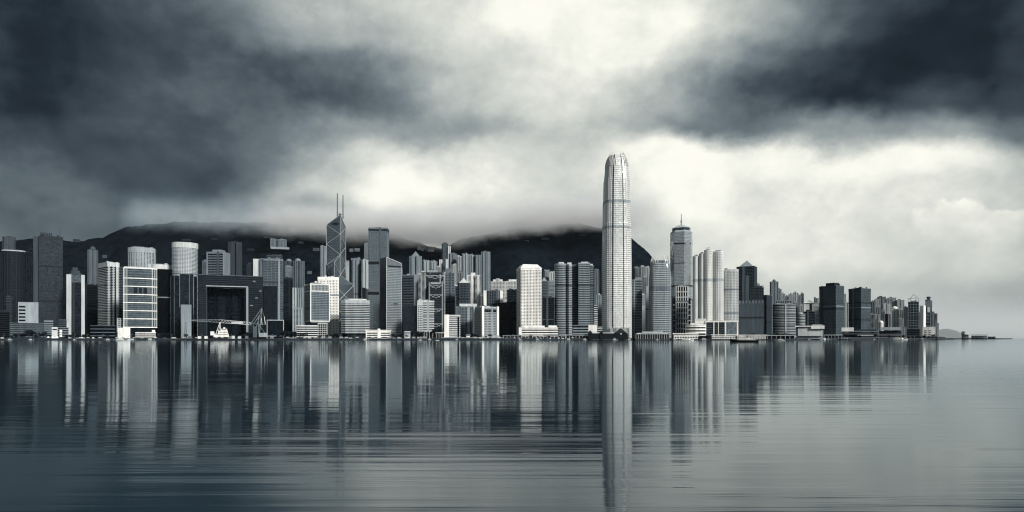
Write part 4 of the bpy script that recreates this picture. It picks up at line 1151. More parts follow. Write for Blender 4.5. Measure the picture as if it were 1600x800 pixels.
T('narrow_dark_tower', 'narrow dark tower with white roof box beside the pyramid-roofed tower', 709, 716, 447.5, 1690, bands=(3.9, 1.3, .2), walls=.11, glaz=.02, roof=[('box', .1, .8, 2.5, .6)])
T('pyramid_roof_tower', 'dark gridded tower topped by a pale pyramid roof', 715, 734, 443, 1600, d=28, foot='cham', fp=.15, bands=(3.9, 1.4, .25), piers=(3.6, 1.0, .15), walls=.10, glaz=.025, roof=[('pyr', -3.5, 9, .55)])
e = T('white_fin_tower', 'white apartment tower with broad vertical fins and boxed lift room', 730, 750.5, 430.5, 1900, d=26, bands=(3.2, 1.4, .2), walls=.62, glaz=.05, roof=[('box', .3, .62, 4, .7)], cat='apartment tower')
w, d, h, s = DIM[e.name]
for u, ww, tn in ((-.46, 3, .66), (-.12, 5, .75), (.08, 2.4, .04), (.34, 6, .6)): MB().box(u * w - ww / 2, u * w + ww / 2, -d / 2 - 1.2, -d / 2, 0, h - (0 if tn > .1 else 6)).build('vertical_fin', wall(tn), e)
T('white_wall_hall_block', 'white civic block with blank left wall and ribbon windows by the water', 694.5, 719, 492.5, 1400, d=20, bands=(3.9, 2.2, .3), walls=.62, glaz=.03, cap=3, cat='building', gl=glass(.05, 3, 3.9))
e = bpy.data.objects['white_wall_hall_block']; w, d, h, s = DIM[e.name]
MB().box(-w / 2 - .5, -w / 2 + 7 * s, -d / 2 - 1, d / 2, 0, h + .9).build('blank_wall', wall(.86), e)
MB().box(w / 2 - 4.2 * s, w / 2 - 1.6 * s, -d / 2 - .7, -d / 2 + .2, 2, h - 3.2).build('stair_window', glass(.02, 3, 3), e)
e = T('grey_grid_hotel', 'grey fine-gridded hotel block with white roof slab', 713, 743, 479.5, 1510, d=32, bands=(3.5, 1.0, .15), piers=(3.0, .8, .1), walls=.21, glaz=.07, cat='hotel')
w, d, h, s = DIM[e.name]
MB().box(-w / 2 + 5 * s, w / 2 + 2 * s, -d * .4, d * .4, h + .6, h + 6.5).build('roof_slab', wall(.58), e)
MB().box(w * .08, w * .2, -d / 2 - 1, -d / 2, 0, h - 2).build('pale_pier', wall(.33), e)
e = T('arch_topped_hotel', 'white-piered hotel with arched top windows and gridded faces by the water', 741, 777, 480, 1440, t=-32, xc=754, bands=(3.5, 1.1, .2), piers=(3.2, .9, .1), walls=.45, glaz=.05, cat='hotel', cap=3)
w, d, h, s = DIM[e.name]
for x, y in ((-w / 2, -d / 2), (w / 2, -d / 2), (-w / 2, d / 2)): MB().box(x - 2.6, x + 2.6, y - 2.6, y + 2.6, 0, h + 1.2).build('corner_pier', wall(.8), e)
for i in range(8):
    x = -w / 2 + 5 + i * (w - 10) / 7
    MB().prism([(x - 1.6, -d / 2 - .85), (x + 1.6, -d / 2 - .85), (x + 1.6, -d / 2), (x - 1.6, -d / 2)], h - 11, h - 5).build('arched_window', glass(.03, 3, 3), e)
MB().box(-w / 2 - 1, w / 2 + 3, -d / 2 - 4, -d / 2 - .8, 0, 7).build('arcade', wall(.3), e)
for i in range(12):
    x = -w / 2 + i * (w + 2) / 11.5
    MB().box(x - .5, x + .5, -d / 2 - 4.6, -d / 2 - 4.05, 0, 6.4).build('arcade_column', wall(.6), e)
T('white_stepped_office', 'left of two white gridded office blocks with stepped roofs', 767, 790, 440.5, 1850, d=26, bands=(3.7, 1.7, .3), piers=(4.0, 1.5, .1), walls=.68, glaz=.05, roof=[('box', .15, .8, 3.5, .7), ('box', .35, .6, 5, .6)], group='white stepped office blocks')
T('white_stepped_office', 'right of two white gridded office blocks, partly behind the round-windowed tower', 790.5, 812, 440, 1850, d=26, bands=(3.7, 1.7, .3), piers=(4.0, 1.5, .1), walls=.6, glaz=.05, roof=[('box', .2, .85, 3, .65)], group='white stepped office blocks')
e = T('white_edged_block', 'block with white end walls and dark vertical glazing between', 757.5, 784, 455, 1700, d=24, piers=(4.2, 1.3, .2), bands=(3.8, .5, .1), walls=.14, glaz=.035)
w, d, h, s = DIM[e.name]
for u in (-1, 1): MB().box(u * w / 2 - (2.8 if u < 0 else 4.5), u * w / 2 + (4.5 if u < 0 else 2.8), -d / 2 - 1, d / 2, 0, h + 1).build('end_wall', wall(.85), e)
T('black_glass_block', 'broad black glass block left of the round-windowed white tower', 778, 809, 474, 1560, d=34, bands=(3.9, .4, .05), walls=.02, glaz=.009, gl=glass(.009, 3, 3.9, .5, .22, .2))
T('dark_upper_block', 'dark grey block rising behind the black glass block', 792.5, 809, 453.5, 1650, d=24, bands=(3.9, 1.0, .15), walls=.05, glaz=.02)
e = T('white_post_building', 'long white stepped building with ribbon windows below the round-windowed tower', 811.5, 871, 512, 1450, d=26, bands=(5.2, 2.7, .5), walls=.84, glaz=.04, cat='building')
w, d, h, s = DIM[e.name]
MB().box(-w / 2 + 8 * s, w / 2 - 20 * s, -d * .3, d * .3, h + .55, h + 4.2).build('upper_storey', wall(.8), e)
MB().box(w / 2 - 14 * s, w / 2 - 1 * s, -d * .35, d * .3, h + .55, h + 4.6).build('upper_storey', wall(.82), e)
MB().box(-w / 2 - .8, -w / 2 + 4 * s, -d / 2 - .9, d / 2, 0, h + .6).build('end_wall', wall(.86), e)
MB().box(-w / 2 + 4 * s, w / 2 - 22 * s, -d / 2 - 5, -d / 2 - .55, 0, 8).build('front_wing', wall(.8), e)
m = MB()
for i in range(16): m.box(-w / 2 + 6 * s + i * 3, -w / 2 + 6 * s + i * 3 + 1.8, -d / 2 - 5.2, -d / 2 - 4.8, 2.2, 5)
m.build('front_windows', glass(.02, 3, 3), e, 'stuff')
T('gable_grey_tower', 'grey tower with small pitched roof peeping right of the round-windowed tower', 845, 855.5, 440, 1720, d=22, bands=(3.9, 1.2, .2), walls=.25, glaz=.12, roof=[('pyr', -1.0, 7, .4)])
T('slope_cluster_tower', 'grey apartment tower behind the gable-roofed tower', 850, 859, 423.5, 2050, walls=.16, **RES)
T('slope_cluster_tower', 'paler apartment tower squeezed left of the banded twin towers', 858.5, 867.5, 426, 2020, walls=.25, **{**RES, 'foot': 'rect'})
T('slope_cluster_slab', 'pale slab below the squeezed apartment towers', 856, 866, 440, 1850, d=14, bands=(3.6, 1.0, .15), walls=.35, glaz=.16)
T('dark_grid_box', 'dark glass box with fine pale edges right of the white tower', 848, 866, 465.5, 1500, d=28, bands=(4, .4, .1), piers=(11, .6, .2), walls=.09, glaz=.022, mech=((499.5, 1.3),))

# twin banded towers made of rounded lobes
def lobed(label, lobes, Y, roofs):
    xm = sum(l[0] + l[1] for l in lobes) / 2 / len(lobes)
    (X, _), yaw, s = place(xm - 1, xm + 1, Y)
    e = empty('banded_lobed_tower', (X, Y, 3), yaw); tag(e, label, 'office tower', 'twin banded towers')
    for a, b, top, yo, shape, wt, gt in lobes:
        w = (b - a) * s; cx = ((a + b) / 2 - xm) * s; h = zz(top, Y) - 3
        P = [(x + cx, y + yo) for x, y in (supell(w, w * 1.1, 2.3, 24) if shape == 'r' else rect(w, w * 1.1) if shape == 'q' else [(-w / 2, w * .3), (0, -w * .55), (w / 2, w * .3), (w / 2, w * .6), (-w / 2, w * .6)])]
        MB().prism(P, 0, h).build('glass_lobe', glass(gt, 3, 3.9, .3, .2, .5), e)
        m = MB(); z = 4
        while z < h - 3: m.prism(offset_poly(P, .4), z, z + 1.9); z += 3.9
        m.build('floor_bands', wall(wt, .5), e, 'stuff')
        MB().prism(offset_poly(P, .55), h - 3, h + .6).build('parapet', wall(wt * 1.05), e)
        for my in (447, 478): 
            z = zz(my, Y) - 3; MB().prism(offset_poly(P, .48), z - 1.6, z + 1.6).build('plant_floor', wall(.09), e)
    for a, b, y0, y1 in roofs:
        MB().box((a - xm) * s, (b - xm) * s, -8, 8, zz(y0, Y) - 3, zz(y1, Y) - 3).build('plant_room', wall(.62), e)
    return e
lobed('left banded tower of the twin with rounded lobes and white roof boxes', [(866.5, 885, 413, 0, 'r', .29, .06), (884, 893.5, 414, -6, 'v', .40, .12), (893.5, 901, 413.5, 6, 'q', .10, .03)], 1500, [(873, 881, 413.5, 410), (886.5, 893, 414.5, 410.8)])
lobed('right banded tower of the twin, broader, beside the tallest silver tower', [(899.5, 907, 414.5, 8, 'q', .2, .05), (904, 921.5, 412, -2, 'q', .31, .08), (919, 928, 415, 2, 'r', .22, .05)], 1500, [(908, 919, 412.5, 409.6), (920, 926, 415.5, 413)])
T('slope_cluster_tower', 'dim apartment tower on the slope left of the tallest tower', 927.5, 936, 422.5, 2050, walls=.10, **RES)
T('slope_cluster_tower', 'small dark tower with pale roof at the left foot of the tallest tower', 931, 940, 461, 1750, walls=.12, roof=[('dome', .5, 4, 2.5, .4)], **{**RES, 'foot': 'rect'})
T('white_ladder_block', 'slim white block with dark floor gaps right of the banded twins', 928, 933.5, 477.5, 1600, d=12, bands=(4.6, 2.2, .3), walls=.7, glaz=.03, sep=True)
T('slope_cluster_slab', 'low dark slab hugging the tallest tower on its left', 934, 940.5, 490, 1600, d=14, bands=(3.8, .8, .1), walls=.06, glaz=.03)
T('grey_waterfront_hall', 'grey banded hall in front of the banded twins', 895, 919, 508.5, 1430, d=22, bands=(5.6, 2.4, .5), walls=.3, glaz=.05, cat='building')
T('white_waterfront_box', 'blank white box building left of the tallest tower', 919.5, 932.5, 508, 1428, d=14, walls=.78, gl=wall(.8), cat='building')
T('pale_link_block', 'pale low link block between the white box and the tallest tower', 932.5, 941, 511, 1432, d=12, bands=(4.5, 1.6, .3), walls=.5, glaz=.1, cat='building')
# right of the supertall
T('banded_side_tower', 'grey finely banded tower tucked right of the tallest tower', 984, 1003, 438, 1650, d=32, bands=(3.9, 1.6, .25), walls=.27, glaz=.07, roof=[('box', .45, .9, 4, .25)])
T('slope_cluster_tower', 'left of three apartment towers behind the grey claw-crowned tower', 991, 999.5, 418.5, 2050, walls=.18, **RES)
T('slope_cluster_tower', 'middle of three apartment towers behind the grey claw-crowned tower', 1000, 1008, 417, 2060, walls=.22, **RES)
T('slope_cluster_tower', 'right of three apartment towers behind the grey claw-crowned tower', 1007.5, 1016, 418, 2070, walls=.28, **RES)
T('white_vertical_slab', 'smooth pale vertical slab pressed against the grey claw-crowned tower', 1008.5, 1015, 448, 1620, d=16, walls=.42, gl=wall(.44, .5))
T('small_mixed_tower', 'small pale stepped tower between the grey banded tower and white slab', 1002, 1009, 461, 1700, walls=.3, roof=[('box', .2, .7, 2, .6)], **{**RES, 'foot': 'rect'})
T('small_mixed_tower', 'lower white-topped tower between the grey banded tower and white slab', 1003, 1010, 478, 1660, walls=.5, **{**RES, 'foot': 'rect'})
T('window_frame_tower', 'white framed tower with tall dark window columns and stepped shoulders', 1056, 1075, 448, 1600, d=26, bands=(12.5, 2.0, .4), piers=(5.4, 1.9, .25), walls=.62, glaz=.02, gl=glass(.02, 3, 4), sep=True)
e = bpy.data.objects['window_frame_tower']; w, d, h, s = DIM[e.name]
for u, nm in ((-1, 'left_shoulder'), (1, 'right_shoulder')):
    a, b = sorted((u * w / 2 + u * .8, u * w / 2 + u * 4 * s)); hh = zz(466, 1600) - 3
    MB().box(a, b, -d / 2 + 2, d / 2, 0, hh).build(nm, glass(.03, 3, 4), e)
    for i in range(7): MB().box(a - .1, b + .1, -d / 2 + 1.6, d / 2, 4 + i * 12.5, 6 + i * 12.5).build('shoulder_band', wall(.55), e)
T('dark_slot_block', 'dark narrow block between the claw-crowned and window-framed towers', 1046, 1054, 466, 1680, d=20, bands=(3.8, .8, .1), walls=.08, glaz=.03)

# white curved residences
def residences():
    Y = 1480.0; xm = 1106.0
    (X, _), yaw, s = place(xm - 1, xm + 1, Y)
    e = empty('white_serviced_residence', (X, Y, 3), yaw); tag(e, 'tall white ribbed residence tower of four stepped bays with rooftop crane', 'apartment tower')
    for i, (a, b, top, yo, tone) in enumerate(((1082.5, 1092.5, 401, 4, .66), (1092.3, 1101, 397.5, 1, .62), (1100.5, 1113, 392.5, -3, .74), (1114, 1130, 395, 0, .68))):
        w = (b - a) * s; cx = ((a + b) / 2 - xm) * s; h = zz(top, Y) - 3
        P = [(x + cx, y + yo) for x, y in bow(w, 34, 6, .12)]
        MB().prism(P, 0, h).build('window_wall', glass(.07, 2.2, 3.4, .4, .25, .3), e)
        m = MB(); z = 10
        while z < h - 2: m.prism(offset_poly(P, .3), z, z + 1.5); z += 3.4
        m.build('floor_bands', wall(tone, .6), e, 'stuff')
        m = MB(); add_piers(m, P, 2.6, 1.15, .42, 0, h + .2); m.build('piers', wall(tone, .6), e, 'stuff')
        MB().prism(offset_poly(P, .5), h - 2, h + .7).build('parapet', wall(tone), e)
        z = zz(438.5, Y) - 3
        MB().prism(offset_poly(P, .56), z - 3, z + 3).build('refuge_floor', wall(.38), e)
        MB().box(cx - w * .25, cx + w * .25, -6, 8, h + .7, h + 4.5).build('plant_room', wall(.3), e)
    MB().box((1112.8 - xm) * s, (1114.2 - xm) * s, -6, 12, 0, zz(400, Y) - 3).build('dark_slot', wall(.04), e)
    c = (1105 - xm) * s; h = zz(392, Y) - 3
    MB().bar((c, 0, h), (c, 0, h + 7), .5).bar((c - 4, 0, h + 6), (c + 6, 0, h + 7.5), .4).build('roof_crane', wall(.1), e)
residences()
T('cream_grid_hotel', 'cream finely gridded hotel block right of the white ribbed residence', 1131, 1153.5, 422, 1480, d=30, foot='bow', fp=.1, bands=(3.4, 1.4, .25), piers=(2.4, 1.0, .1), walls=.58, glaz=.10, cat='hotel', cap=4, roof=[('box', .05, .25, 2.5, .15)])
e = T('white_framed_podium', 'low podium hall with white portal frame and dark glazed bays', 1102.5, 1153.5, 501.5, 1432, d=26, walls=.8, gl=glass(.05, 3, 4.2, .4, .2, .3), cap=2.8, bands=(5, .5, .1), band_tone=.2, cat='building')
w, d, h, s = DIM[e.name]
for px, ww in ((1103, 1.2), (1115.5, 1.6), (1122.5, 1.0), (1133.5, 2.2), (1152, 2.4)):
    c = (px - 1128) * s; MB().box(c - ww * s / 2, c + ww * s / 2, -d / 2 - 1.2, -d / 2, 0, h - 2.9).build('portal_post', wall(.82), e)
MB().box((1135 - 1128) * s, (1150.5 - 1128) * s, -d / 2 - .5, -d / 2, 1, h - 3).build('pale_screen', glass(.22, 2.2, 3, .5), e)
T('rounded_white_pavilion', 'white ship-like pavilion with two dark ribbon windows', 1073, 1102, 507.5, 1420, d=20, foot='bow', fp=.3, bands=(6.5, 3.6, .8), walls=.84, glaz=.02, cat='pavilion', roof=[('box', .2, .7, 2.5, .7)])
T('white_terrace_roof', 'white terraced roof block behind the ship-like pavilion', 1086, 1103, 498.5, 1440, d=12, walls=.8, gl=wall(.7), bands=(5, 2, .5), cat='building')
# dark towers on the right
e = T('pyramid_glass_tower', 'dark tower topped by a faceted glass pyramid', 1153, 1181, 417.5, 1800, t=10, d=40, bands=(3.9, 1.1, .2), piers=(5.5, .8, .1), walls=.10, glaz=.05, roof=[('pyr', -5, 10.5, .28)])
w, d, h, s = DIM[e.name]
MB().box(w * .0, w * .2, -d / 2 - 1, -d / 2, 0, h - 24).build('pale_stripe', wall(.14), e)
T('stepped_dark_block', 'dark gridded stepped block right of the pyramid glass tower', 1172, 1193, 450, 1720, d=24, bands=(3.8, 1.5, .25), piers=(4.4, 1.2, .1), walls=.085, glaz=.025, roof=[('box', .3, .9, 3, .08), ('box', .05, .2, -2, .1)])
e = T('crenellated_slate_block', 'broad slate-dark windowless block with notched parapet', 1154, 1193.5, 472, 1500, d=34, piers=(3.2, .5, .1), walls=.11, gl=wall(.115, .5))
w, d, h, s = DIM[e.name]
for i in range(8): MB().box(-w / 2 + 3 + i * (w - 6) / 7 - 1.8, -w / 2 + 3 + i * (w - 6) / 7 + 1.8, -d / 2 - .6, -d / 2 + 3, h - 4, h + 2.6).build('merlon', wall(.16), e)
T('dark_slab_tower', 'black slab with grey right flank beside the notched slate block', 1193, 1206, 461.5, 1540, t=30, xc=1198, walls=.11, gl=wall(.05, .5), piers=(4, .4, .05))
T('far_pale_tower', 'faint pale tower left of the knob-topped tower', 1180, 1187, 444, 2500, base=3, walls=.3, **RES)
T('far_pale_tower', 'thinnest faint pale tower left of the knob-topped tower', 1188, 1193.5, 448, 2520, base=3, walls=.28, **{**RES, 'foot': 'rect'})
T('knob_topped_tower', 'grey twin-bay apartment tower with a small knob on its roof', 1203, 1216, 440.5, 2000, walls=.10, roof=[('dome', .5, 5, 4, .12)], **RES)
e = T('curved_ribbon_block', 'broad curved grey block with pale ribbons and one vertical white fin', 1207.5, 1243, 476, 1550, foot='bow', fp=.22, d=36, bands=(3.7, 1.7, .35), walls=.42, glaz=.06)
w, d, h, s = DIM[e.name]
MB().box(w * .05, w * .05 + 2, -d / 2 - 1.2, -d / 2 + .5, 0, h).build('white_fin', wall(.6), e)
MB().box(-w * .38, w * .3, -d * .3, d * .3, h + .5, h + 9).build('plant_storey', wall(.3), e)
for i in range(7): MB().box(-w * .36 + i * w * .1, -w * .36 + i * w * .1 + 3, -d * .3 - .4, -d * .3, h + 4, h + 7.5).build('roof_window', wall(.05), e)
FAR = [(1214, 1221, 452, .14, 'far grey flats directly right of the knob-topped tower'), (1220, 1227, 459, .22, 'second far flats block along the low skyline behind the ribbon block'),
       (1227, 1233, 463, .12, 'small dark far flats above the ribbon block roof'), (1232, 1240, 460, .18, 'far ragged flats above the right end of the ribbon block'),
       (1239, 1247, 457.5, .2, 'far flats with pointed roofline right of the ribbon block'), (1246, 1251, 461, .26, 'far pale flats, the left one of two by the hip-roofed tower'), (1251, 1256, 458.5, .16, 'far grey flats, the right one of two by the hip-roofed tower')]
for a, b, tp, tn, lab in FAR: T('far_flats', lab, a, b, tp, 2350, base=3, walls=tn, roof=[('box', .25, .6, 2, tn)], **{**RES, 'group': 'far flats on the right skyline'})
T('low_white_curve_block', 'small white curved block below the hip-roofed tower', 1243, 1258, 491, 1600, foot='bow', fp=.3, d=20, bands=(3.6, 1.5, .3), walls=.45, glaz=.05, cat='building', roof=[('dome', .5, 6, 3, .4)])
e = T('hip_roofed_tower', 'white tower with pale hip roof and dark central strip', 1256.5, 1271.5, 474, 1750, d=22, walls=.72, gl=wall(.7), cat='building', roof=[('pyr', 2, 5, .75)])
w, d, h, s = DIM[e.name]; MB().box(w * .08, w * .32, -d / 2 - .5, -d / 2, 0, h - 2).build('dark_strip', wall(.04), e)
T('dark_low_office', 'dark low office block in front of the hip-roofed tower', 1256, 1273, 487, 1620, d=24, bands=(3.8, 1.1, .2), walls=.09, glaz=.03)
T('plain_white_tower', 'plain pale tower touching the left dark twin tower', 1271, 1281, 474, 1800, d=20, bands=(3.5, 1.6, .2), walls=.6, glaz=.2, cat='building')
T('far_cluster_tower', 'small far tower with roof clutter above the plain pale tower', 1272, 1279, 466, 2300, base=3, walls=.14, roof=[('clutter', 4, .1)], **RES)
for a, c, b, tp, my, lab, rf in ((1280, 1306, 1318.5, 447.5, 479, 'left of the dark twin box towers, with rooftop plant', [('box', .3, .82, 5, .04), ('clutter', 5, .05)]), (1326, 1345.5, 1360.5, 451.5, 481, 'right of the dark twin box towers, slightly lower', None)):
    e = T('dark_twin_tower', lab, a, b, tp, 1720, t=34, xc=c, bands=(3.8, .45, .1), piers=(6, .45, .08), walls=.14, gl=glass(.12, 3, 3.8, .35, .2, .5), roof=rf, group='dark twin box towers')
    w, d, h, s = DIM[e.name]; z = zz(my, 1720) - 3
    MB().prism(offset_poly(rect(w, d), .5), z - 1.5, z + 1.5).build('belt', wall(.22), e)
    MB().prism(offset_poly(rect(w, d), .45), h - 7, h - .7).build('crown_band', wall(.09), e)
T('gap_flats', 'pale banded flats seen in the gap between the dark twin towers', 1317, 1327, 473, 2000, walls=.25, **{**RES, 'foot': 'rect'})
T('gap_needle', 'thin far tower rising in the gap between the dark twin towers', 1319, 1322, 459, 2400, base=3, d=8, bands=(3.2, 1.5, .2), walls=.3, glaz=.1, cat='apartment tower')
# far right cluster
RC = [(1361, 1368, 471, 2100, .12, 'grey flats right beside the right dark twin tower'), (1366, 1375, 468, 2300, .28, 'pale tall flats second from the right dark twin tower'), (1371, 1384, 464, 2450, .10, 'dark blocky flats topping the far right cluster'),
      (1384, 1392, 467, 2400, .20, 'grey flats left of the wide flat-roofed far pair'), (1387, 1400, 465.5, 2500, .17, 'left block of the wide flat-roofed far pair'), (1400, 1413, 469, 2480, .19, 'right block of the wide flat-roofed far pair'),
      (1378, 1393, 475, 2150, .33, 'broad pale flats in the middle of the far right cluster'), (1360, 1366, 491, 1850, .5, 'small white flats at the foot of the right dark twin tower'), (1366, 1376, 492, 1860, .22, 'small grey flats left of the white dome'),
      (1412, 1419.5, 480, 1980, .07, 'narrow dark flats left of the truss-peaked tower'), (1404, 1412, 498, 1850, .3, 'little pale flats below the flat-roofed far pair')]
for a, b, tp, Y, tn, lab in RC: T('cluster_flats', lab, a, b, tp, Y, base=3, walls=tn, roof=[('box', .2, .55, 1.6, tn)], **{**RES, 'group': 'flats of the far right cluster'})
T('white_rib_tower', 'white ribbed tower with small rounded cap in the far right cluster', 1394, 1403.5, 483, 1900, d=18, piers=(3.5, 1.3, .3), walls=.7, glaz=.2, cat='apartment tower', roof=[('dome', .4, 8, 4.5, .75)])
T('dark_white_edged_slab', 'dark slab with a white right edge in the far right cluster', 1383, 1391.5, 490.5, 1830, t=25, xc=1389.5, bands=(3.8, .4, .1), walls=.5, band_tone=.06, gl=wall(.08))
T('white_dome_hall', 'small white domed hall in front of the far right cluster', 1372.5, 1380.5, 505, 1760, d=12, foot='ell', walls=.7, gl=wall(.6), cat='hall', roof=[('dome', .5, 6.2, 4, .85)])
e = T('truss_peaked_tower', 'gridded glass tower with an open triangular truss on its roof', 1419, 1435.5, 472, 1850, d=26, bands=(7.2, 1.2, .3), piers=(6.0, .9, .1), walls=.22, glaz=.06, gl=glass(.07, 3, 3.6, .4, .2, .5), sep=True)
w, d, h, s = DIM[e.name]; U = 1850 / F
for p, q in (((-w / 2, 0, h), (-w / 2, 0, h + 6 * U)), ((w / 2, 0, h), (w / 2, 0, h + 6 * U)), ((-w / 2, 0, h + 6 * U), (w / 2, 0, h + 6 * U)), ((-w / 2 + 2, 0, h + 2.5 * U), (0, 0, h + 12 * U)), ((w / 2 - 2, 0, h + 6 * U), (0, 0, h + 12 * U)), ((-w / 4, 0, h), (-w / 4, 0, h + 6 * U)), ((w / 4, 0, h), (w / 4, 0, h + 6 * U))):
    MB().bar(p, q, .8).build('truss_member', wall(.35), e)
T('white_blank_tower', 'blank bright white tower slab right of the truss-peaked tower', 1437, 1446.5, 478, 1880, t=20, xc=1443, walls=.85, gl=wall(.85), cat='apartment tower')
e = T('mushroom_topped_tower', 'grey tower with a bulbous mushroom-like observation top', 1446, 1456, 470, 2000, d=18, bands=(4.2, 2.2, .3), walls=.2, glaz=.03, roof=None)
w, d, h, s = DIM[e.name]; U = 2000 / F
MB().prism(supell(w * .5, w * .5), h, h + 3.2 * U).build('neck', wall(.12), e)
MB().prism(supell(w * .45, w * .45), h + 3.2 * U, h + 5 * U, supell(w * .78, w * .78)).build('bulb', wall(.10), e)
MB().dome(0, 0, h + 5 * U, w * .39, 1.8 * U).build('bulb_roof', wall(.13), e, smooth=True)
MB().box(-w / 2 - .8, w / 2 + .8, -d / 2 - .8, d / 2, h - 9 * U, h - .8).build('upper_block', wall(.22), e)
MB().box(-w * .2, w * .2, -d / 2 - 1.2, -d / 2 - .82, h - 18 * U, h - 9.5 * U).build('white_panel', wall(.7), e)
T('cluster_flats', 'grey ribbed flats at the right end of the skyline', 1455.5, 1464.5, 490, 1950, walls=.16, roof=[('dome', .3, 4, 3.5, .15)], **{**RES, 'group': 'flats of the far right cluster'})
T('small_end_flats', 'low dim flats ending the skyline on the right', 1463, 1467, 505, 1950, walls=.15, **{**RES, 'foot': 'rect', 'cat': 'apartment block'})
e = T('white_window_block', 'bright white low block with rows of small windows near the right end', 1441.5, 1461.5, 511, 1760, d=18, walls=.85, gl=wall(.85), cat='building')
w, d, h, s = DIM[e.name]
for j in range(4):
    for i in range(2): MB().box(-w / 2 + 4 + i * 9, -w / 2 + 9 + i * 9, -d / 2 - .3, -d / 2 + .1, 4 + j * 5, 6 + j * 5).build('window', glass(.06, 3, 3), e)
T('dark_corner_block', 'dark banded block at the foot of the truss-peaked tower', 1415, 1437, 514, 1740, d=20, bands=(4.5, 1.2, .2), walls=.08, glaz=.03, cat='building')
T('grey_stair_slab', 'grey slab with dark slot beside the dark banded corner block', 1409, 1416, 511, 1735, d=14, walls=.3, gl=wall(.32), piers=(5, 1, .3), cat='building')
# ridge and slope houses, small
SL = [(652, 657.5, 386, 3180, .5, 'white house block on the ridge dip, left'), (658, 662, 388, 3180, .35, 'white house block on the ridge dip, middle'), (669, 678, 389, 3150, .4, 'wider white house block on the ridge dip, right'),
      (160, 167, 399, 2900, .12, 'faint pale house on the dark slope above the striped tower'), (114, 125, 374, 3200, .07, 'dim flats breaking the ridge line left of the mountain top'), (480, 487, 424, 2600, .18, 'small pale house on the dark slope left of the braced tower'),
      (489, 499, 388, 2850, .12, 'dim flats on the slope left of the slim pale tower'), (805, 812, 375, 3150, .16, 'faint house low under the cloud right of centre'), (819, 826, 376, 3150, .16, 'second faint house low under the cloud right of centre')]
for a, b, tp, Y, tn, lab in SL:
    T('slope_house', lab, a, b, tp, Y, base=zz(tp + 5, Y), d=12, bands=(3.2, 1.5, .2), walls=tn, glaz=.06, cat='house', group='small buildings on the slope')

# ---- small blocks in the gaps
GAP = [(653, 658, 429, 1850, .3, 'slim grey tower a little left of the truss tower'), (658.6, 663.8, 425, 1880, .5, 'slim white tower touching the left mast of the truss tower'), (716, 723, 426, 1960, .14, 'dim flats rising above the pale pyramid roof'),
       (750.5, 757.5, 462, 1830, .28, 'low grey flats right of the white fin tower'), (743, 751, 446, 1980, .2, 'grey flats behind the white fin tower'), (683, 688, 417, 2100, .35, 'small pale slab above the right end of the truss tower'), (706, 713, 414, 2150, .25, 'small pale flats above the narrow dark tower'),
       (316.5, 323, 408, 1900, .16, 'slim block left of the louvred hotel'), (386, 394, 413, 1900, .07, 'dim slab behind the gateway block, right end'), (611, 619, 414, 2300, .10, 'dim flats on the slope right of the raked-roof tower'), (620, 629, 420, 2250, .12, 'dim flats second right of the raked-roof tower'),
       (1197, 1206, 483, 1720, .4, 'low pale flats right of the dark slab'), (1240, 1247, 473, 1900, .4, 'pale flats right behind the ribbon block'), (1248, 1256, 477, 1880, .3, 'grey flats left of the hip-roofed tower'),
       (1369, 1376, 480, 2000, .4, 'pale slim flats inside the far right cluster, left'), (1377, 1383, 486, 1950, .25, 'grey slim flats inside the far right cluster, beside the dark slab'), (1403.5, 1411, 484, 2050, .35, 'pale slim flats right of the white ribbed tower'),
       (1428, 1437, 487, 2100, .45, 'pale flats behind the truss-peaked tower'), (1361.5, 1370, 479, 2200, .3, 'pale flats peeping behind the right dark twin tower'), (1005, 1011, 433, 1950, .3, 'pale flats left of the claw-crowned tower'), (995, 1002, 456, 1900, .18, 'grey flats behind the finely banded tower'),
       (838, 850, 446, 1900, .2, 'grey flats behind the round-windowed tower, right side'), (574, 580, 441, 1990, .2, 'small flats tucked left of the gridded glass tower'), (640, 652, 417, 2200, .16, 'grey flats below the pyramid-crowned tower')]
for a, b, tp, Y, tn, lab in GAP:
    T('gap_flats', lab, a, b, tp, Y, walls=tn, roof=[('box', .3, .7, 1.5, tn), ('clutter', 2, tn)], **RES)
for a, b, tp, Y, tn, lab in [(255, 268, 357, 3150, .06, 'faint row of houses just under the cloud on the left summit'), (284, 298, 374, 2950, .07, 'faint pale terrace of houses above the drum hotel'), (386, 398, 389, 2900, .06, 'faint houses on the slope right of the dark twin-shafted tower'), (330, 340, 372, 3000, .05, 'faint houses above the louvred hotel'), (466, 474, 378, 3000, .08, 'faint houses on the slope left of the thin cloud'), (846, 858, 372, 3080, .1, 'faint pale house high on the right-hand mountain'), (905, 915, 366, 3150, .1, 'faint pale house left of the tallest tower near the summit')]:
    T('slope_house', lab, a, b, tp, Y, base=zz(tp + 3, Y), d=12, bands=(3.2, 1.5, .2), walls=tn * .8, glaz=.04, cat='house', group='small buildings on the slope')
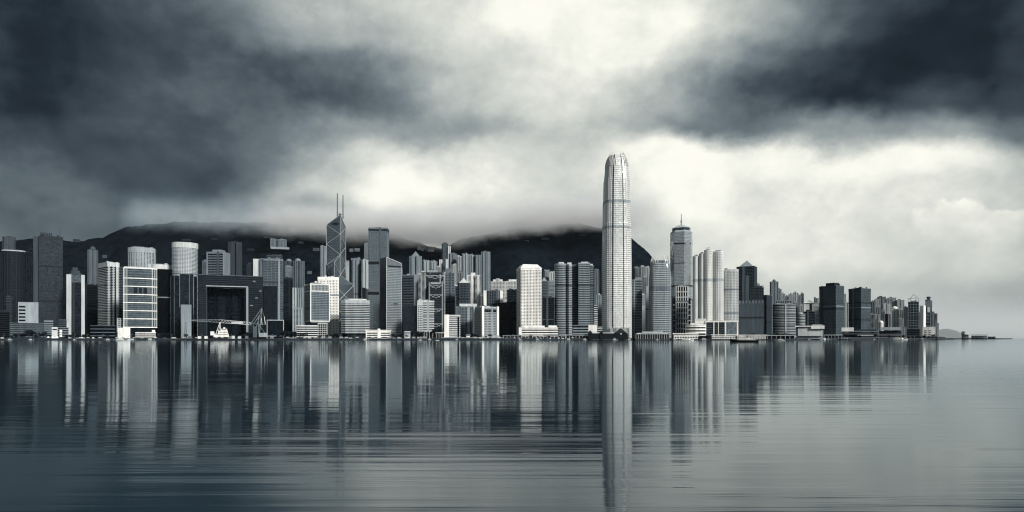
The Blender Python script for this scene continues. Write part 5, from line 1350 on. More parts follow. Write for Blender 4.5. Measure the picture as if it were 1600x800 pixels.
# ================================================================== WATERFRONT
def shed(name, label, x0, x1, roof_y, Y, tone_roof, tone_body, cols=0, d=14, cat='pier', gable=True, deck=True, roof_h=2.2):
    (X, _), yaw, s = place(x0, x1, Y); w = (x1 - x0) * s
    e = empty(name, (X, Y, 0), yaw); tag(e, label, cat)
    h = zz(roof_y, Y)
    if deck: MB().box(-w / 2, w / 2, -d / 2 - 1.5, d / 2, 1.4, 2.4).build('deck', wall(.12), e)
    MB().box(-w / 2 + 1, w / 2 - 1, (-d / 2 + .6 if tone_body >= .5 else -d / 4), d / 2 - 1, 2.42, h - roof_h).build('hall', wall(tone_body), e)
    if gable:
        m = MB(); a, b = w / 2 + 1, d / 2 + 1; z0, z1 = h - roof_h + .02, h; q = a - d * .35
        m.add([(-a, -b, z0), (a, -b, z0), (a, b, z0), (-a, b, z0), (-q, 0, z1), (q, 0, z1)], [(3, 2, 1, 0), (0, 1, 5, 4), (1, 2, 5), (2, 3, 4, 5), (3, 0, 4)])
        m.build('roof', wall(tone_roof, .6), e)
    else:
        MB().box(-w / 2 - 1, w / 2 + 1, -d / 2 - 1, d / 2 + 1, h - roof_h * .6, h).build('roof', wall(tone_roof, .6), e)
    for i in range(cols):
        x = -w / 2 + 1 + i * (w - 2) / max(1, cols - 1)
        MB().box(x - .35, x + .35, -d / 2 - .3, -d / 2 + .4, 2.41, h - roof_h).build('column', wall(.62), e)
    k = max(3, int(w / 9)); m = MB()
    for i in range(k):
        x = -w / 2 + 1 + i * (w - 2) / (k - 1); m.box(x - .5, x + .5, -d / 2 - 1.2, -d / 2 - .2, -2, 1.42)
    m.build('piles', wall(.05), e, 'stuff')
    return e, w, d, h, s

SY = lambda px, o=0: shore_y(px) + o
# the dark pier with hipped gables in front of the tallest tower
e, w, d, h, s = shed('dark_ferry_pier', 'dark green hipped-roof ferry pier in front of the tallest tower', 921, 981, 519.5, 1385, .50, .012, 0, 18, roof_h=1.8)
for px, hh, ww in ((922, 6, 4), (939.5, 5, 3), (969.5, 9.5, 12)):
    x = (px - 951) * s
    MB().box(x - ww, x + ww, -d / 2 - 2.5, d / 2, 2.4, h - 1).build('gable_block', wall(.012), e)
    MB().add([(x - ww - 1, -d / 2 - 3, h - 1), (x + ww + 1, -d / 2 - 3, h - 1), (x + ww + 1, d / 2, h - 1), (x - ww - 1, d / 2, h - 1), (x, -d / 4, h - 1 + hh)], [(3, 2, 1, 0), (0, 1, 4), (1, 2, 4), (2, 3, 4), (3, 0, 4)]).build('gable_roof', wall(.03), e)
MB().box(-w / 2, w / 2, -d / 2 - 1.2, -d / 2 - .3, 2.4, h - 2.3).build('front_screen', wall(.014), e)
MB().box((970 - 951) * s - 1.6, (970 - 951) * s + 1.6, -d / 2 - 2.9, -d / 2 - 2.5, h - 4, h - 2).build('clock_face', wall(.7), e)
e, w, d, h, s = shed('columned_ferry_pier', 'ferry pier with a row of white columns and pale pitched roof', 993, 1046, 520, 1385, .42, .03, 15, 18, roof_h=3)
MB().box(-w * .3, w * .3, -5, 5, h - .5, h + 2.5).build('roof_lantern', wall(.5), e)
for i in range(4): MB().add([(-22 + i * 13, -3, h - .3), (-19 + i * 13, -3, h - .3), (-19 + i * 13, 3, h - .3), (-22 + i * 13, 3, h - .3), (-20.5 + i * 13, 0, h + 3.5)], [(3, 2, 1, 0), (0, 1, 4), (1, 2, 4), (2, 3, 4), (3, 0, 4)]).build('roof_finial', wall(.55), e)
e, w, d, h, s = shed('white_ferry_pier', 'white roofed ferry pier with dark windows right of the columned pier', 1052, 1091, 520.5, 1390, .85, .82, 0, 16, gable=False, roof_h=4)
for i in range(9): MB().box(-w / 2 + 3 + i * 5.2, -w / 2 + 6 + i * 5.2, -d / 2 + .3, -d / 2 + .7, 4.5, 7).build('window', glass(.02, 3, 3), e)
MB().box(-w / 2 + 1, w / 2 - 1, -d / 2 - .4, -d / 2 + .5, 2.42, 3.6).build('white_rail', wall(.7), e)
shed('dark_pier_bay', 'dark open pier bay between two white piers', 1091.5, 1111, 523, 1392, .10, .015, 0, 14, gable=False)
e, w, d, h, s = shed('long_white_pier', 'long white pier with dark window strip beneath the podium hall', 1111.5, 1150, 522.5, 1396, .85, .8, 0, 16, gable=False, roof_h=3.4)
for i in range(10): MB().box(-w / 2 + 2 + i * 5, -w / 2 + 5 + i * 5, -d / 2 + .3, -d / 2 + .7, 4.2, 6.2).build('window', glass(.02, 3, 3), e)
e, w, d, h, s = shed('second_white_pier', 'white pier roof behind the black-hulled ferry', 1151, 1197, 523, 1402, .82, .78, 0, 14, gable=False, roof_h=3)
for i in range(11): MB().box(-w / 2 + 2 + i * 5, -w / 2 + 5 + i * 5, -d / 2 + .3, -d / 2 + .7, 3.6, 5.6).build('window', glass(.02, 3, 3), e)
shed('grey_pier_shed', 'dark grey pier shed with pale roof edge right of the ferry', 1198, 1242, 523.5, 1435, .55, .03, 7, 14, gable=False)
e, w, d, h, s = shed('white_terminal', 'white terminal with overhanging upper deck and sloped roof arm', 1243, 1287, 509, 1490, .85, .35, 0, 22, gable=False, roof_h=4)
MB().box(-w / 2 + 4 * s, w / 2 - 3 * s, -d / 2 + 2, d / 2 - 2, 9, h - 4.05).build('upper_hall', wall(.62), e)
MB().box(w * .05, w / 2 + 1.2, -d / 2 - 1.5, d / 2, h - 7, h + .3).build('white_box', wall(.85), e)
MB().bar((-w / 2 + 2, -d / 2, 8), (-w / 2 - 16, -d / 2, 4), 1.6).build('sloped_ramp', wall(.7), e)
MB().box(w * .1, w * .45, -2, 4, h + .4, h + 3).build('roof_frame', wall(.3), e)
shed('low_pier_roof', 'low pale pier roof right of the white terminal', 1288, 1316, 523, 1530, .6, .05, 6, 14, gable=False)
e, w, d, h, s = shed('terminal_building', 'long dark ferry terminal with white upper box under the dark twin towers', 1314, 1372, 517.5, 1600, .25, .06, 0, 26, gable=False, roof_h=3)
MB().box(-w / 2 + 1, -w / 2 + 20 * s, -6, 8, h, h + 9).build('white_upper_box', wall(.78), e)
MB().box(-w / 2 + 22 * s, w / 2 - 4, -6, 8, h, h + 4).build('upper_deck', wall(.08), e)
MB().box(-w / 2 + 26 * s, w / 2 - 10, -d / 2 - 1, -d / 2 + .2, 9, 12).build('pale_strip', wall(.5), e)
for z in (4.5, 13.5): MB().box(-w / 2 - .5, w / 2 + .5, -d / 2 - .8, -d / 4, z, z + 1).build('gallery_deck', wall(.3), e)
e, w, d, h, s = shed('terminal_wing', 'dark waterfront wing with pale deck line left of the grey slab', 1373, 1408, 515, 1640, .3, .05, 0, 20, gable=False, roof_h=3)
MB().box(-w / 2 + 6, w / 2, -5, 6, h, h + 6).build('upper_storey', wall(.4), e)
for z in (5, 9, 13): MB().box(-w / 2 - .5, w / 2 + .5, -d / 2 - .8, -d / 4, z, z + 1.1).build('gallery_deck', wall(.35), e)
shed('dark_quay_shed', 'low dark quay shed below the white window block', 1416, 1466, 524.5, 1690, .16, .03, 9, 14, gable=False)
shed('white_quay_shed', 'small white quay shed at the right end of the city', 1464, 1479, 524.5, 1770, .7, .4, 3, 12, gable=False, roof_h=3)
# low curved landing in front of the white post building
e, w, d, h, s = shed('low_landing', 'long low landing stage with a wavy grey canopy below the white building', 786, 884, 524, 1395, .3, .06, 18, 12, gable=False, roof_h=2)
for i in range(14):
    x = -w / 2 + 6 + i * (w - 12) / 13; MB().box(x - 2, x + 2, -d / 2 - .9, -d / 2 + .1, 2.5, 4.2 + (i * 37 % 5) * .35).build('landing_stall', wall((.6, .12, .4, .7, .05)[i % 5]), e)
shed('grey_canopy', 'grey canopy roof left of the dark ferry pier', 884, 921, 523, 1400, .4, .03, 8, 12, gable=False)
e, w, d, h, s = shed('promenade_hall', 'low white-roofed promenade hall left of the white civic block', 681, 704, 519.5, 1395, .72, .03, 6, 14, gable=False, cat='hall')
e, w, d, h, s = shed('twin_white_offices', 'pair of low white office wings with ribbon windows joined by a taller stair', 571, 611, 515.5, 1398, .8, .7, 0, 12, gable=False, deck=False, cat='building', roof_h=2)
for i in range(3):
    for a, b in ((-w / 2 + 3, -w * .04), (w * .1, w / 2 - 2)): MB().box(a, b, -d / 2 - .4, -d / 4 - .01, 4.6 + i * 4.4, 6.8 + i * 4.4).build('ribbon_window', glass(.03, 3, 3), e)
MB().box(-w / 2 + 1, w / 2 - 1, -d / 2 - .2, -d / 4 - .02, 2.4, h - 1.3).build('front_wall', wall(.8), e)
MB().box(-w * .03, w * .08, -d / 2 - 1, d / 2, 3, h + 2.5).build('stair_tower', wall(.84), e)
e, w, d, h, s = shed('small_pump_house', 'small pale pump house with pitched roof among waterfront trees', 631, 642, 517.5, 1395, .55, .42, 0, 10, deck=False, cat='house')
e, w, d, h, s = shed('low_dark_hall', 'low dark hall with pale roof between the trees and the white civic block', 662, 676, 517, 1402, .3, .05, 4, 12, gable=False, deck=False, cat='hall')
e, w, d, h, s = shed('white_bandstand', 'small white kiosk on the promenade in front of the hotels', 728, 735, 522.5, 1390, .2, .8, 0, 5, deck=False, cat='kiosk')
shed('pale_promenade_wall', 'low pale promenade terrace in front of the hotels', 690, 786, 527, 1389, .5, .35, 0, 5, gable=False, deck=False, cat='terrace', roof_h=1)
# right islands' pier buildings
e, w, d, h, s = shed('dark_topped_pier_house', 'pier house with dark stacked roof out on the right', 1502, 1514, 522.5, 2150, .10, .2, 4, 16)
MB().box(-w / 2, -w * .05, -5, 5, h - 2, h + 4).build('dark_turret', wall(.07), e); MB().dome(-w * .25, 0, h + 5, 6, 5).build('turret_cap', wall(.07), e)
e, w, d, h, s = shed('white_roofed_depot', 'long white-roofed depot on the far right quay', 1517, 1543, 522.5, 2250, .75, .3, 6, 20, gable=False, roof_h=4)
shed('small_white_depot', 'lower white shed ending the far right quay', 1543, 1556, 525.3, 2280, .55, .1, 3, 16, gable=False)
struct(MB().prism([(p.x, p.y) for p in (at(1484, 527, 1800), at(1503, 527, 2080), at(1570, 527, 2180), at(1582, 527, 2330), at(1470, 527, 2500), at(1400, 527, 2300))], -2, 2.4).build('quay', wall(.06)))

# ------------------------------------------------------------------ boats
def hull(L, B, H, flare=.12, bow_rise=.9):
    """closed hull with pointed bow, x forward"""
    m = MB(); n = 12; V = []; rings = []
    for i in range(n + 1):
        t = i / n; x = -L / 2 + L * t
        wd = B / 2 * min(1, (1 - t) * 3.4 + .04) ** .6 * min(1, .72 + t * 1.2)
        zt = H + bow_rise * max(0, t - .55) ** 2 * 4 + .25 * max(0, .2 - t) * 4
        ring = [(x, -wd, zt), (x, -wd * (1 - flare), .35), (x, -wd * .5, -.6), (x, wd * .5, -.6), (x, wd * (1 - flare), .35), (x, wd, zt)]
        rings.append(len(V)); V += ring
    fs = []
    for i in range(n):
        a, b = rings[i], rings[i + 1]
        for k in range(5): fs.append((a + k, a + k + 1, b + k + 1, b + k))
        fs.append((a + 5, a, b, b + 5))
    fs.append(tuple(range(5, -1, -1))); fs.append(tuple(rings[-1] + k for k in range(6)))
    return m.add(V, fs)

def ferry(label, px0, px1, bottom, flip=True, dark=True):
    Y = CAMZ * F / (bottom - HZ); (X, _), yaw, s = place(px0, px1, Y); L = (px1 - px0) * s
    e = empty('ferry', (X, Y, 0), yaw + (math.pi if flip else 0)); tag(e, label, 'ferry')
    hull(L, L * .24, L * .075, bow_rise=L * .075).build('hull', wall(.012 if dark else .75, .4), e, smooth=False)
    z = L * .077
    MB().box(-L * .36, L * .26, -L * .105, L * .105, z, z + L * .055).build('main_deck', wall(.8), e)
    m = MB()
    for i in range(11):
        x = -L * .34 + i * L * .055; MB().box(x, x + L * .035, -L * .107, L * .107, z + L * .02, z + L * .042).build('window', glass(.02, 2, 2), e)
    MB().box(-L * .30, L * .16, -L * .09, L * .09, z + L * .056, z + L * .10).build('upper_deck', wall(.82), e)
    for i in range(8):
        x = -L * .28 + i * L * .053; MB().box(x, x + L * .033, -L * .092, L * .092, z + L * .068, z + L * .088).build('window', glass(.02, 2, 2), e)
    MB().box(-L * .34, L * .2, -L * .1, L * .1, z + L * .101, z + L * .108).build('awning', wall(.7), e)
    MB().box(L * .02, L * .14, -L * .05, L * .05, z + L * .109, z + L * .16).build('wheelhouse', wall(.75), e)
    MB().bar((-L * .1, 0, z + L * .1), (-L * .11, 0, z + L * .18), L * .022, L * .018, 8).build('funnel', wall(.04), e)
    MB().bar((L * .03, 0, z + L * .1), (L * .03, 0, z + L * .22), L * .004).build('mast', wall(.4), e)
    MB().box(-L * .44, L * .30, -L * .118, -L * .112, L * .076, L * .088).build('rail', wall(.75), e)
    return e
ferry('black-hulled white ferry crossing in front of the white piers', 1140.5, 1185, 534.6)

def launch(label, px0, px1, bottom, tone=.8, hull_tone=.6, mast=True, flip=False):
    Y = CAMZ * F / (bottom - HZ); (X, _), yaw, s = place(px0, px1, Y); L = (px1 - px0) * s
    e = empty('launch', (X, Y, 0), yaw + (math.pi if flip else 0)); tag(e, label, 'boat')
    hull(L, L * .27, L * .07, bow_rise=L * .06).build('hull', wall(hull_tone, .4), e)
    z = L * .072
    MB().prism([(-L * .32, -L * .09), (L * .18, -L * .09), (L * .26, 0), (L * .18, L * .09), (-L * .32, L * .09)], z, z + L * .07).build('cabin', wall(tone), e)
    MB().prism([(-L * .30, -L * .092), (L * .16, -L * .092), (L * .16, L * .092), (-L * .30, L * .092)], z + L * .03, z + L * .052).build('window_strip', glass(.02, 2, 2), e)
    MB().box(-L * .2, L * .08, -L * .07, L * .07, z + L * .071, z + L * .12).build('wheelhouse', wall(tone), e)
    MB().box(-L * .18, L * .09, -L * .072, L * .072, z + L * .085, z + L * .105).build('wheelhouse_windows', glass(.02, 2, 2), e)
    if mast: MB().bar((-L * .05, 0, z + L * .12), (-L * .07, 0, z + L * .34), L * .008, L * .004).build('mast', wall(.5), e)
    return e
launch('white passenger launch moored off the far right quay', 1391, 1418, 531.6)
launch('small white boat right of the ferry', 1211, 1227, 532.4, flip=True)
launch('white launch lying under the white ferry pier', 1062, 1084, 532.6)
launch('small white boat lying before the promenade hall', 680.5, 686.5, 532.2)
launch('small white boat by the dark waterfront trees', 653, 660, 531.6, flip=True)
launch('low white launch below the white terminal', 1262, 1290, 531.2, mast=False)
launch('little dark boat under the terminal building', 1310, 1330, 531.2, .3, .05)

def junk(label, px0, px1, bottom):
    Y = CAMZ * F / (bottom - HZ); (X, _), yaw, s = place(px0, px1, Y); L = (px1 - px0) * s
    e = empty('work_boat', (X, Y, 0), yaw); tag(e, label, 'boat')
    hull(L, L * .28, L * .08, bow_rise=L * .12).build('hull', wall(.5, .5), e)
    MB().box(-L * .4, L * .02, -L * .1, L * .1, L * .085, L * .17).build('cabin', wall(.75), e)
    MB().box(-L * .3, -L * .08, -L * .07, L * .07, L * .171, L * .25).build('wheelhouse', wall(.6), e)
    MB().box(-L * .38, L * .0, -L * .102, L * .102, L * .12, L * .145).build('windows', glass(.02, 2, 2), e)
    for a, b in (((L * .1, L * .08), (-L * .3, L * .62)), ((L * .15, L * .08), (L * .55, L * .55))):
        MB().bar((a[0], 0, a[1]), (b[0], 0, b[1]), L * .012, L * .008).build('derrick', wall(.03), e)
    return e
junk('white work boat with raised dark derricks at the left shore', 182, 204, 532.4)

def crane_barge():
    Y = 1335.0; xm = 358
    (X, _), yaw, s = place(xm - 1, xm + 1, Y); U = lambda px: (px - xm) * s; Z = lambda y: zz(y, Y)
    e = empty('crane_barge', (X, Y, 0), yaw); tag(e, 'crane barge with long lattice boom, white deckhouse and tall slewing frame', 'crane barge')
    MB().prism([(U(296), -10), (U(422), -10), (U(424), -8), (U(424), 8), (U(296), 8), (U(294), 0)], -1, 3.2).build('barge_hull', wall(.025), e)
    def lattice(a, b, h0, h1, nm, tone, n):
        a, b = Vector(a), Vector(b); dr = (b - a); up = Vector((0, 0, 1))
        for off, nmx in ((1, 'chord'), (-1, 'chord')):
            MB().bar(a + up * off * h0 / 2, b + up * off * h1 / 2, .4).build('boom_chord', wall(tone), e)
        m = MB()
        for i in range(n):
            t0, t1 = i / n, (i + 1) / n; s0 = 1 if i % 2 else -1
            p = a + dr * t0 + up * s0 * (h0 + (h1 - h0) * t0) / 2; q = a + dr * t1 - up * s0 * (h0 + (h1 - h0) * t1) / 2
            m.bar(p, q, .28)
        m.build(nm, wall(tone), e, 'stuff')
    lattice((U(393), 0, Z(505.5)), (U(345), 0, Z(502.0)), 5.0, 6, 'boom_lacing', .62, 22)
    lattice((U(345), 0, Z(501.8)), (U(298), 0, Z(501)), 6, 1.2, 'boom_lacing', .3, 18)
    MB().box(U(361.5), U(380), -.8, .8, Z(506), Z(502.5)).build('boom_panel', wall(.5), e)
    # deckhouse in stacked tiers
    for a, b, y0, y1, tn in ((334, 357.5, 526.5, 521.5, .85), (341, 356, 521.4, 517, .82), (345, 355, 516.9, 513.8, .85), (329, 335, 524, 518, .7), (349, 352, 513.7, 511.5, .8)):
        MB().box(U(a), U(b), -6, 6, Z(y0), Z(y1)).build('deckhouse_tier', wall(tn), e)
    for a, b, y in ((336, 356, 523), (343, 355, 519), (346, 354, 515)): MB().box(U(a), U(b), -6.2, -5.9, Z(y) - .6, Z(y) + .5).build('window_strip', glass(.02, 2, 2), e)
    for p, q in (((336, 526), (343.5, 504)), ((346, 526), (343.5, 504)), ((340, 526), (344.5, 504)), ((338, 517), (345.5, 517))):
        MB().bar((U(p[0]), -6.6, Z(p[1])), (U(q[0]), -1, Z(q[1])), .5).build('boom_rest', wall(.75), e)
    # slewing frame
    for p, q, r_ in (((393, 505), (410, 480.5), .6), ((397, 505), (406, 493), .5), ((410, 480.5), (396.5, 527), .5), ((410, 480.5), (405.5, 527), .9), ((404, 493), (405, 527), .5), ((410, 480.5), (417, 507), .35), ((405, 507), (417, 523), .45), ((392, 505), (419, 507), .45), ((396, 507), (396, 527), .5), ((405, 495), (397, 505), .4)):
        MB().bar((U(p[0]), 0, Z(p[1])), (U(q[0]), 0, Z(q[1])), r_).build('slewing_frame_member', wall(.24), e)
    for a, y0, y1 in ((409, 496, 507), (414, 494, 506)): MB().bar((U(a), -1, Z(y0)), (U(a + 1.5), -1, Z(y1)), .7).build('counterweight_rod', wall(.75), e)
    MB().box(U(405), U(418), -5, 5, Z(526.5), Z(520)).build('winch_house', wall(.32), e)
    MB().box(U(396), U(402), -4, 4, Z(527), Z(510)).build('king_post', wall(.12), e)
    for px, y in ((362, 525.3), (372, 526), (383, 525.5), (320, 525.8), (310, 525.9)): MB().box(U(px), U(px + 5), -4, 4, 3.2, Z(y) + .8).build('deck_cargo', wall((.7, .3, .5, .15, .4)[px % 5]), e)
    return e
crane_barge()

def buoy_boat():
    Y = CAMZ * F / (536 - HZ); (X, _), yaw, s = place(391, 398.5, Y); L = 7.5 * s
    e = empty('sampan', (X, Y, 0), yaw); tag(e, 'tiny sampan with white arched awning hoops before the crane barge', 'boat')
    hull(L, L * .35, L * .1, bow_rise=L * .08).build('hull', wall(.2), e)
    for i in range(4):
        x = -L * .28 + i * L * .15; m = MB(); prev = None
        for k in range(9):
            t = math.pi * k / 8; p = (x, L * .15 * math.cos(t), L * .1 + L * .32 * math.sin(t))
            if prev: m.bar(prev, p, L * .018)
            prev = p
        m.build('awning_hoop', wall(.8), e)
    MB().bar((0, 0, L * .1), (0, 0, L * .62), L * .012).build('mast', wall(.5), e)
buoy_boat()

def derrick(label, px, top, Y):
    (X, _), yaw, s = place(px - 1, px + 1, Y)
    e = empty('dredger_mast', (X, Y, 0), yaw); tag(e, label, 'work barge')
    MB().prism([(-14, -5), (14, -5), (17, 0), (14, 5), (-14, 5)], -1, 3).build('barge_hull', wall(.03), e)
    h = zz(top, Y)
    for dx in (-2.4, 2.4): MB().bar((dx, 0, 3), (dx * .3, 0, h), .5, .3).build('mast_leg', wall(.05), e)
    m = MB()
    for i in range(9):
        z = 3 + (h - 3) * i / 9; k = 1 - .7 * i / 9; m.bar((-2.4 * k, 0, z), (2.4 * k, 0, z + (h - 3) / 9), .25)
    m.build('mast_lacing', wall(.05), e, 'stuff')
    MB().box(4, 12, -3, 3, 3, 8).build('deckhouse', wall(.12), e)
    MB().bar((8, 0, 8), (8.5, 0, 16), .4).build('white_post', wall(.7), e)
derrick('dark work barge with a tapering lattice mast before the grey slab', 290, 503, 1340)

# ------------------------------------------------------------------ trees on the waterfront and park slopes
def leaf_mesh(seed, n, r, h):
    rr = random.Random(seed); m = MB(); V, Fc = [], []
    clumps = [(rr.uniform(-.7, .7) * r, rr.uniform(-.7, .7) * r, rr.uniform(.1, .95) * h, rr.uniform(.28, .5) * r) for _ in range(16)]
    for i in range(n):
        cx, cy, cz, cr_ = rr.choice(clumps)
        d_ = Vector((rr.gauss(0, 1), rr.gauss(0, 1), rr.gauss(0, .8))).normalized() * cr_ * rr.uniform(.6, 1.05)
        p = Vector((cx, cy, cz)) + d_
        a = Vector((rr.gauss(0, 1), rr.gauss(0, 1), rr.gauss(0, 1))).normalized() * rr.uniform(.35, .7)
        b = a.cross(Vector((rr.gauss(0, 1), rr.gauss(0, 1), rr.gauss(0, 1)))).normalized() * rr.uniform(.25, .5)
        k = len(V); V += [tuple(p - a), tuple(p + b), tuple(p + a), tuple(p - b)]; Fc.append((k, k + 1, k + 2, k + 3))
    m.add(V, Fc)
    return m.mesh('crown', hill_mat('foliage_%d' % seed, .045))
CROWNS = [leaf_mesh(i, 700, 4.2, 6.0) for i in range(4)]
def trunk_mesh():
    m = MB().bar((0, 0, 0), (.2, 0, 3.4), .38, .24, 7)
    for a in range(5):
        t = a * 1.256; m.bar((.2, 0, 2.6 + .25 * a), (1.9 * math.cos(t), 1.9 * math.sin(t), 5 + .4 * a), .16, .05, 5)
    return m.mesh('trunk', wall(.05))
TRUNK = trunk_mesh()
def tree(label, px, Y, size, i):
    (X, _), yaw, s = place(px - 1, px + 1, Y)
    e = empty('tree', (X, Y, ground_z(X, Y)), i * 1.7); tag(e, label, 'tree', 'waterfront trees')
    t = bpy.data.objects.new('trunk', TRUNK); C.objects.link(t); t.parent = e
    c = bpy.data.objects.new('crown', CROWNS[i % 4]); C.objects.link(c); c.parent = e; c.location = (0, 0, 2.6)
    e.scale = (size, size, size * (1 + .12 * ((i * 7) % 3 - 1)))
TREES = [('at the left end of the shore', [(18, .9), (25, 1.1)]), ('in the dark row before the long low banded building', [(32, 1.2), (38, 1.4), (45, 1.9), (51, 1.5), (57, 1.1), (63, 1.3), (70, 1.3), (76, 1.1)]),
         ('between the twin-pier tower and the long shed', [(110, 1.0), (117, 1.2), (124, 1.1), (131, 1.0), (138, .9)]), ('right of the white landing pavilion', [(249, 1.4), (255, 1.3), (261, 1.2)]),
         ('at the foot of the gateway block', [(380, 1.2), (386, 1.4)]), ('in the dark park left of the white terraced building', [(446, 1.6), (451, 2.0), (456, 1.7), (460, 1.4)]), ('before the white terraced building', [(469, 1.5), (473, 1.7), (477, 1.4)]),
         ('at the foot of the white grid hotel', [(519, 1.1), (525, 1.2)]), ('under the raked-roof tower', [(614, 1.1), (620, 1.2), (626, 1.1)]), ('in the dark clump beside the pump house', [(644, 1.5), (649, 1.9), (655, 1.7), (660, 1.4)]),
         ('tall and dark beside the promenade hall', [(679, 2.4)]), ('along the promenade before the hotels', [(724, 1.1), (738, 1.2), (746, 1.0)]), ('before the notched slate block', [(1170, 1.0), (1178, 1.1), (1186, 1.0)]),
         ('along the quay below the ribbon block', [(1206, 1.0), (1214, 1.1), (1236, 1.0)])]
ORD = ['first', 'second', 'third', 'fourth', 'fifth', 'sixth', 'seventh', 'eighth']
k = 0
for where, lst in TREES:
    for j, (px, sz) in enumerate(lst):
        lab = ('lone leafy tree ' + where) if len(lst) == 1 else 'leafy tree %s, %s from the left' % (where, ORD[j])
        if len(lst) == 1: lab = 'leafy tree ' + where
        tree(lab, px, shore_y(px) + 16 + (k * 5 % 9), sz, k); k += 1

# ------------------------------------------------------------------ tents, vans and huts along the sea wall
def tent(label, px):
    Y = shore_y(px) + 7; (X, _), yaw, s = place(px - 1, px + 1, Y)
    e = empty('marquee', (X, Y, 3), yaw); tag(e, label, 'tent', 'white marquees')
    MB().cone(rect(6, 6), 2.4, (0, 0, 5.2)).build('canopy', wall(.85), e)
    for a in (-2.8, 2.8):
        for b in (-2.8, 2.8): MB().bar((a, b, 0), (a, b, 2.42), .12).build('pole', wall(.5), e)
for i, px in enumerate((75.5, 82.5, 89)): tent('white pointed marquee on the left shore, %s of three' % ('leftmost', 'middle', 'rightmost')[i], px)
def van(label, px, tone, L=5.2, H=2.3):
    Y = shore_y(px) + 5; (X, _), yaw, s = place(px - 1, px + 1, Y)
    e = empty('parked_van', (X, Y, 3), yaw); tag(e, label, 'van', 'vehicles along the sea wall')
    MB().prism([(-L / 2, .5), (L / 2 - .2, .5), (L / 2, 1.2), (L / 2 - 1.0, 1.35), (L / 2 - 1.6, H), (-L / 2, H)], -.95, .95).build('body', wall(tone, .35), e).rotation_euler = (R(90), 0, 0)
    MB().box(-L / 2 + .5, L / 2 - 1.9, -.98, .98, 1.4, 1.95).build('windows', glass(.02, 2, 2), e)
    for x in (-L * .3, L * .3):
        for y in (-.8, .8): MB().bar((x, y - .12, .4), (x, y + .12, .4), .4, n=10).build('wheel', wall(.02), e)
rv = random.Random(3)
TON = [(.8, 'white'), (.04, 'dark'), (.4, 'grey'), (.75, 'white'), (.15, 'dim grey')]
SPOT = [(4, 'near the left end of the shore'), (14, 'beside the leftmost shore tree'), (122, 'below the twin-pier tower'), (146, 'below the long dark shed'), (258, 'right of the landing pavilion'), (272, 'below the pinstripe tower'), (447, 'right of the framed glass box'), (456, 'below the park trees'), (484, 'below the white terraced building'),
        (536, 'left of the chamfered hotel'), (548, 'below the chamfered hotel'), (560, 'below the dark hotel base'), (616, 'below the raked-roof tower'), (624, 'left of the pump house'), (710, 'below the white civic block'), (752, 'below the arch-topped hotel'), (766, 'right of the hotel arcade')]
for i, (px, wh) in enumerate(SPOT):
    tn, nm = TON[i % 5]; van('%s van parked on the shore road %s' % (nm, wh), px, tn, rv.uniform(5, 9), rv.uniform(2.2, 3.2))

# ------------------------------------------------------------------ rows of like things along the sea wall
PIERS = [(919, 984), (990, 1200)]
def free(px): return not any(a < px < b for a, b in PIERS)
def copy_tree(o, loc, rz, sc=1.0):
    c = o.copy(); C.objects.link(c); c.location = loc; c.rotation_euler = (0, 0, rz); c.scale = (sc, sc, sc)
    for ch in o.children:
        k = ch.copy(); C.objects.link(k); k.parent = c
        for g in ch.children:
            q_ = g.copy(); C.objects.link(q_); q_.parent = k
    return c
def spot(px, off, z):
    Y = shore_y(px) + off; return ((px - CX) / F * Y, Y, z), -math.atan((px - CX) / F)
rw = random.Random(11)
SEG = [(60, 'the pale box building'), (104, 'the lit white waterfront building'), (140, 'the twin-pier tower'), (190, 'the striped tower'), (250, 'the seven-banded tower'), (312, 'the dark pinstripe tower'), (412, 'the gateway block'),
       (462, 'the framed glass box'), (530, 'the white grid hotel'), (580, 'the chamfered banded hotel'), (630, 'the raked-roof tower'), (694, 'the truss tower'), (740, 'the white civic block'), (806, 'the arch-topped hotel'),
       (866, 'the round-windowed tower'), (935, 'the banded twin towers'), (1000, 'the tallest tower'), (1050, 'the claw-crowned tower'), (1154, 'the white ribbed residence'), (1206, 'the notched slate block'), (1243, 'the ribbon block'),
       (1280, 'the white terminal'), (1370, 'the dark twin towers'), (1420, 'the far right cluster'), (2000, 'the truss-peaked tower')]
SEEN = {}
def where(what, px):
    seg = next(n for x, n in SEG if px < x)
    k = SEEN[(what, seg)] = SEEN.get((what, seg), 0) + 1
    return '%s from left of the %s before %s' % (('first', 'second', 'third', 'fourth', 'fifth', 'sixth', 'seventh', 'eighth', 'ninth', 'tenth')[k - 1], what, seg)
def relabel(o, lab): o['label'] = lab
# lamp posts
l0 = empty('lamp_post', (0, 0, 0)); tag(l0, 'slim grey lamp post in the row along the sea wall', 'lamp post', 'lamp posts along the sea wall')
MB().bar((0, 0, 0), (0, 0, 9), .16, .1, 6).build('post', wall(.3), l0); MB().bar((0, 0, 9), (1.6, 0, 9.3), .1).build('arm', wall(.3), l0); MB().box(1.2, 2.2, -.2, .2, 9.1, 9.35).build('lamp_head', wall(.6), l0)
for i, px in enumerate([x + rw.uniform(-3, 3) for x in range(6, 915, 22)]):
    loc, rz = spot(px, 2.5, 3)
    if i == 0: l0.location = loc; l0.rotation_euler = (0, 0, rz)
    relabel(l0 if i == 0 else copy_tree(l0, loc, rz), 'grey lamp post, ' + where('lamps', px))
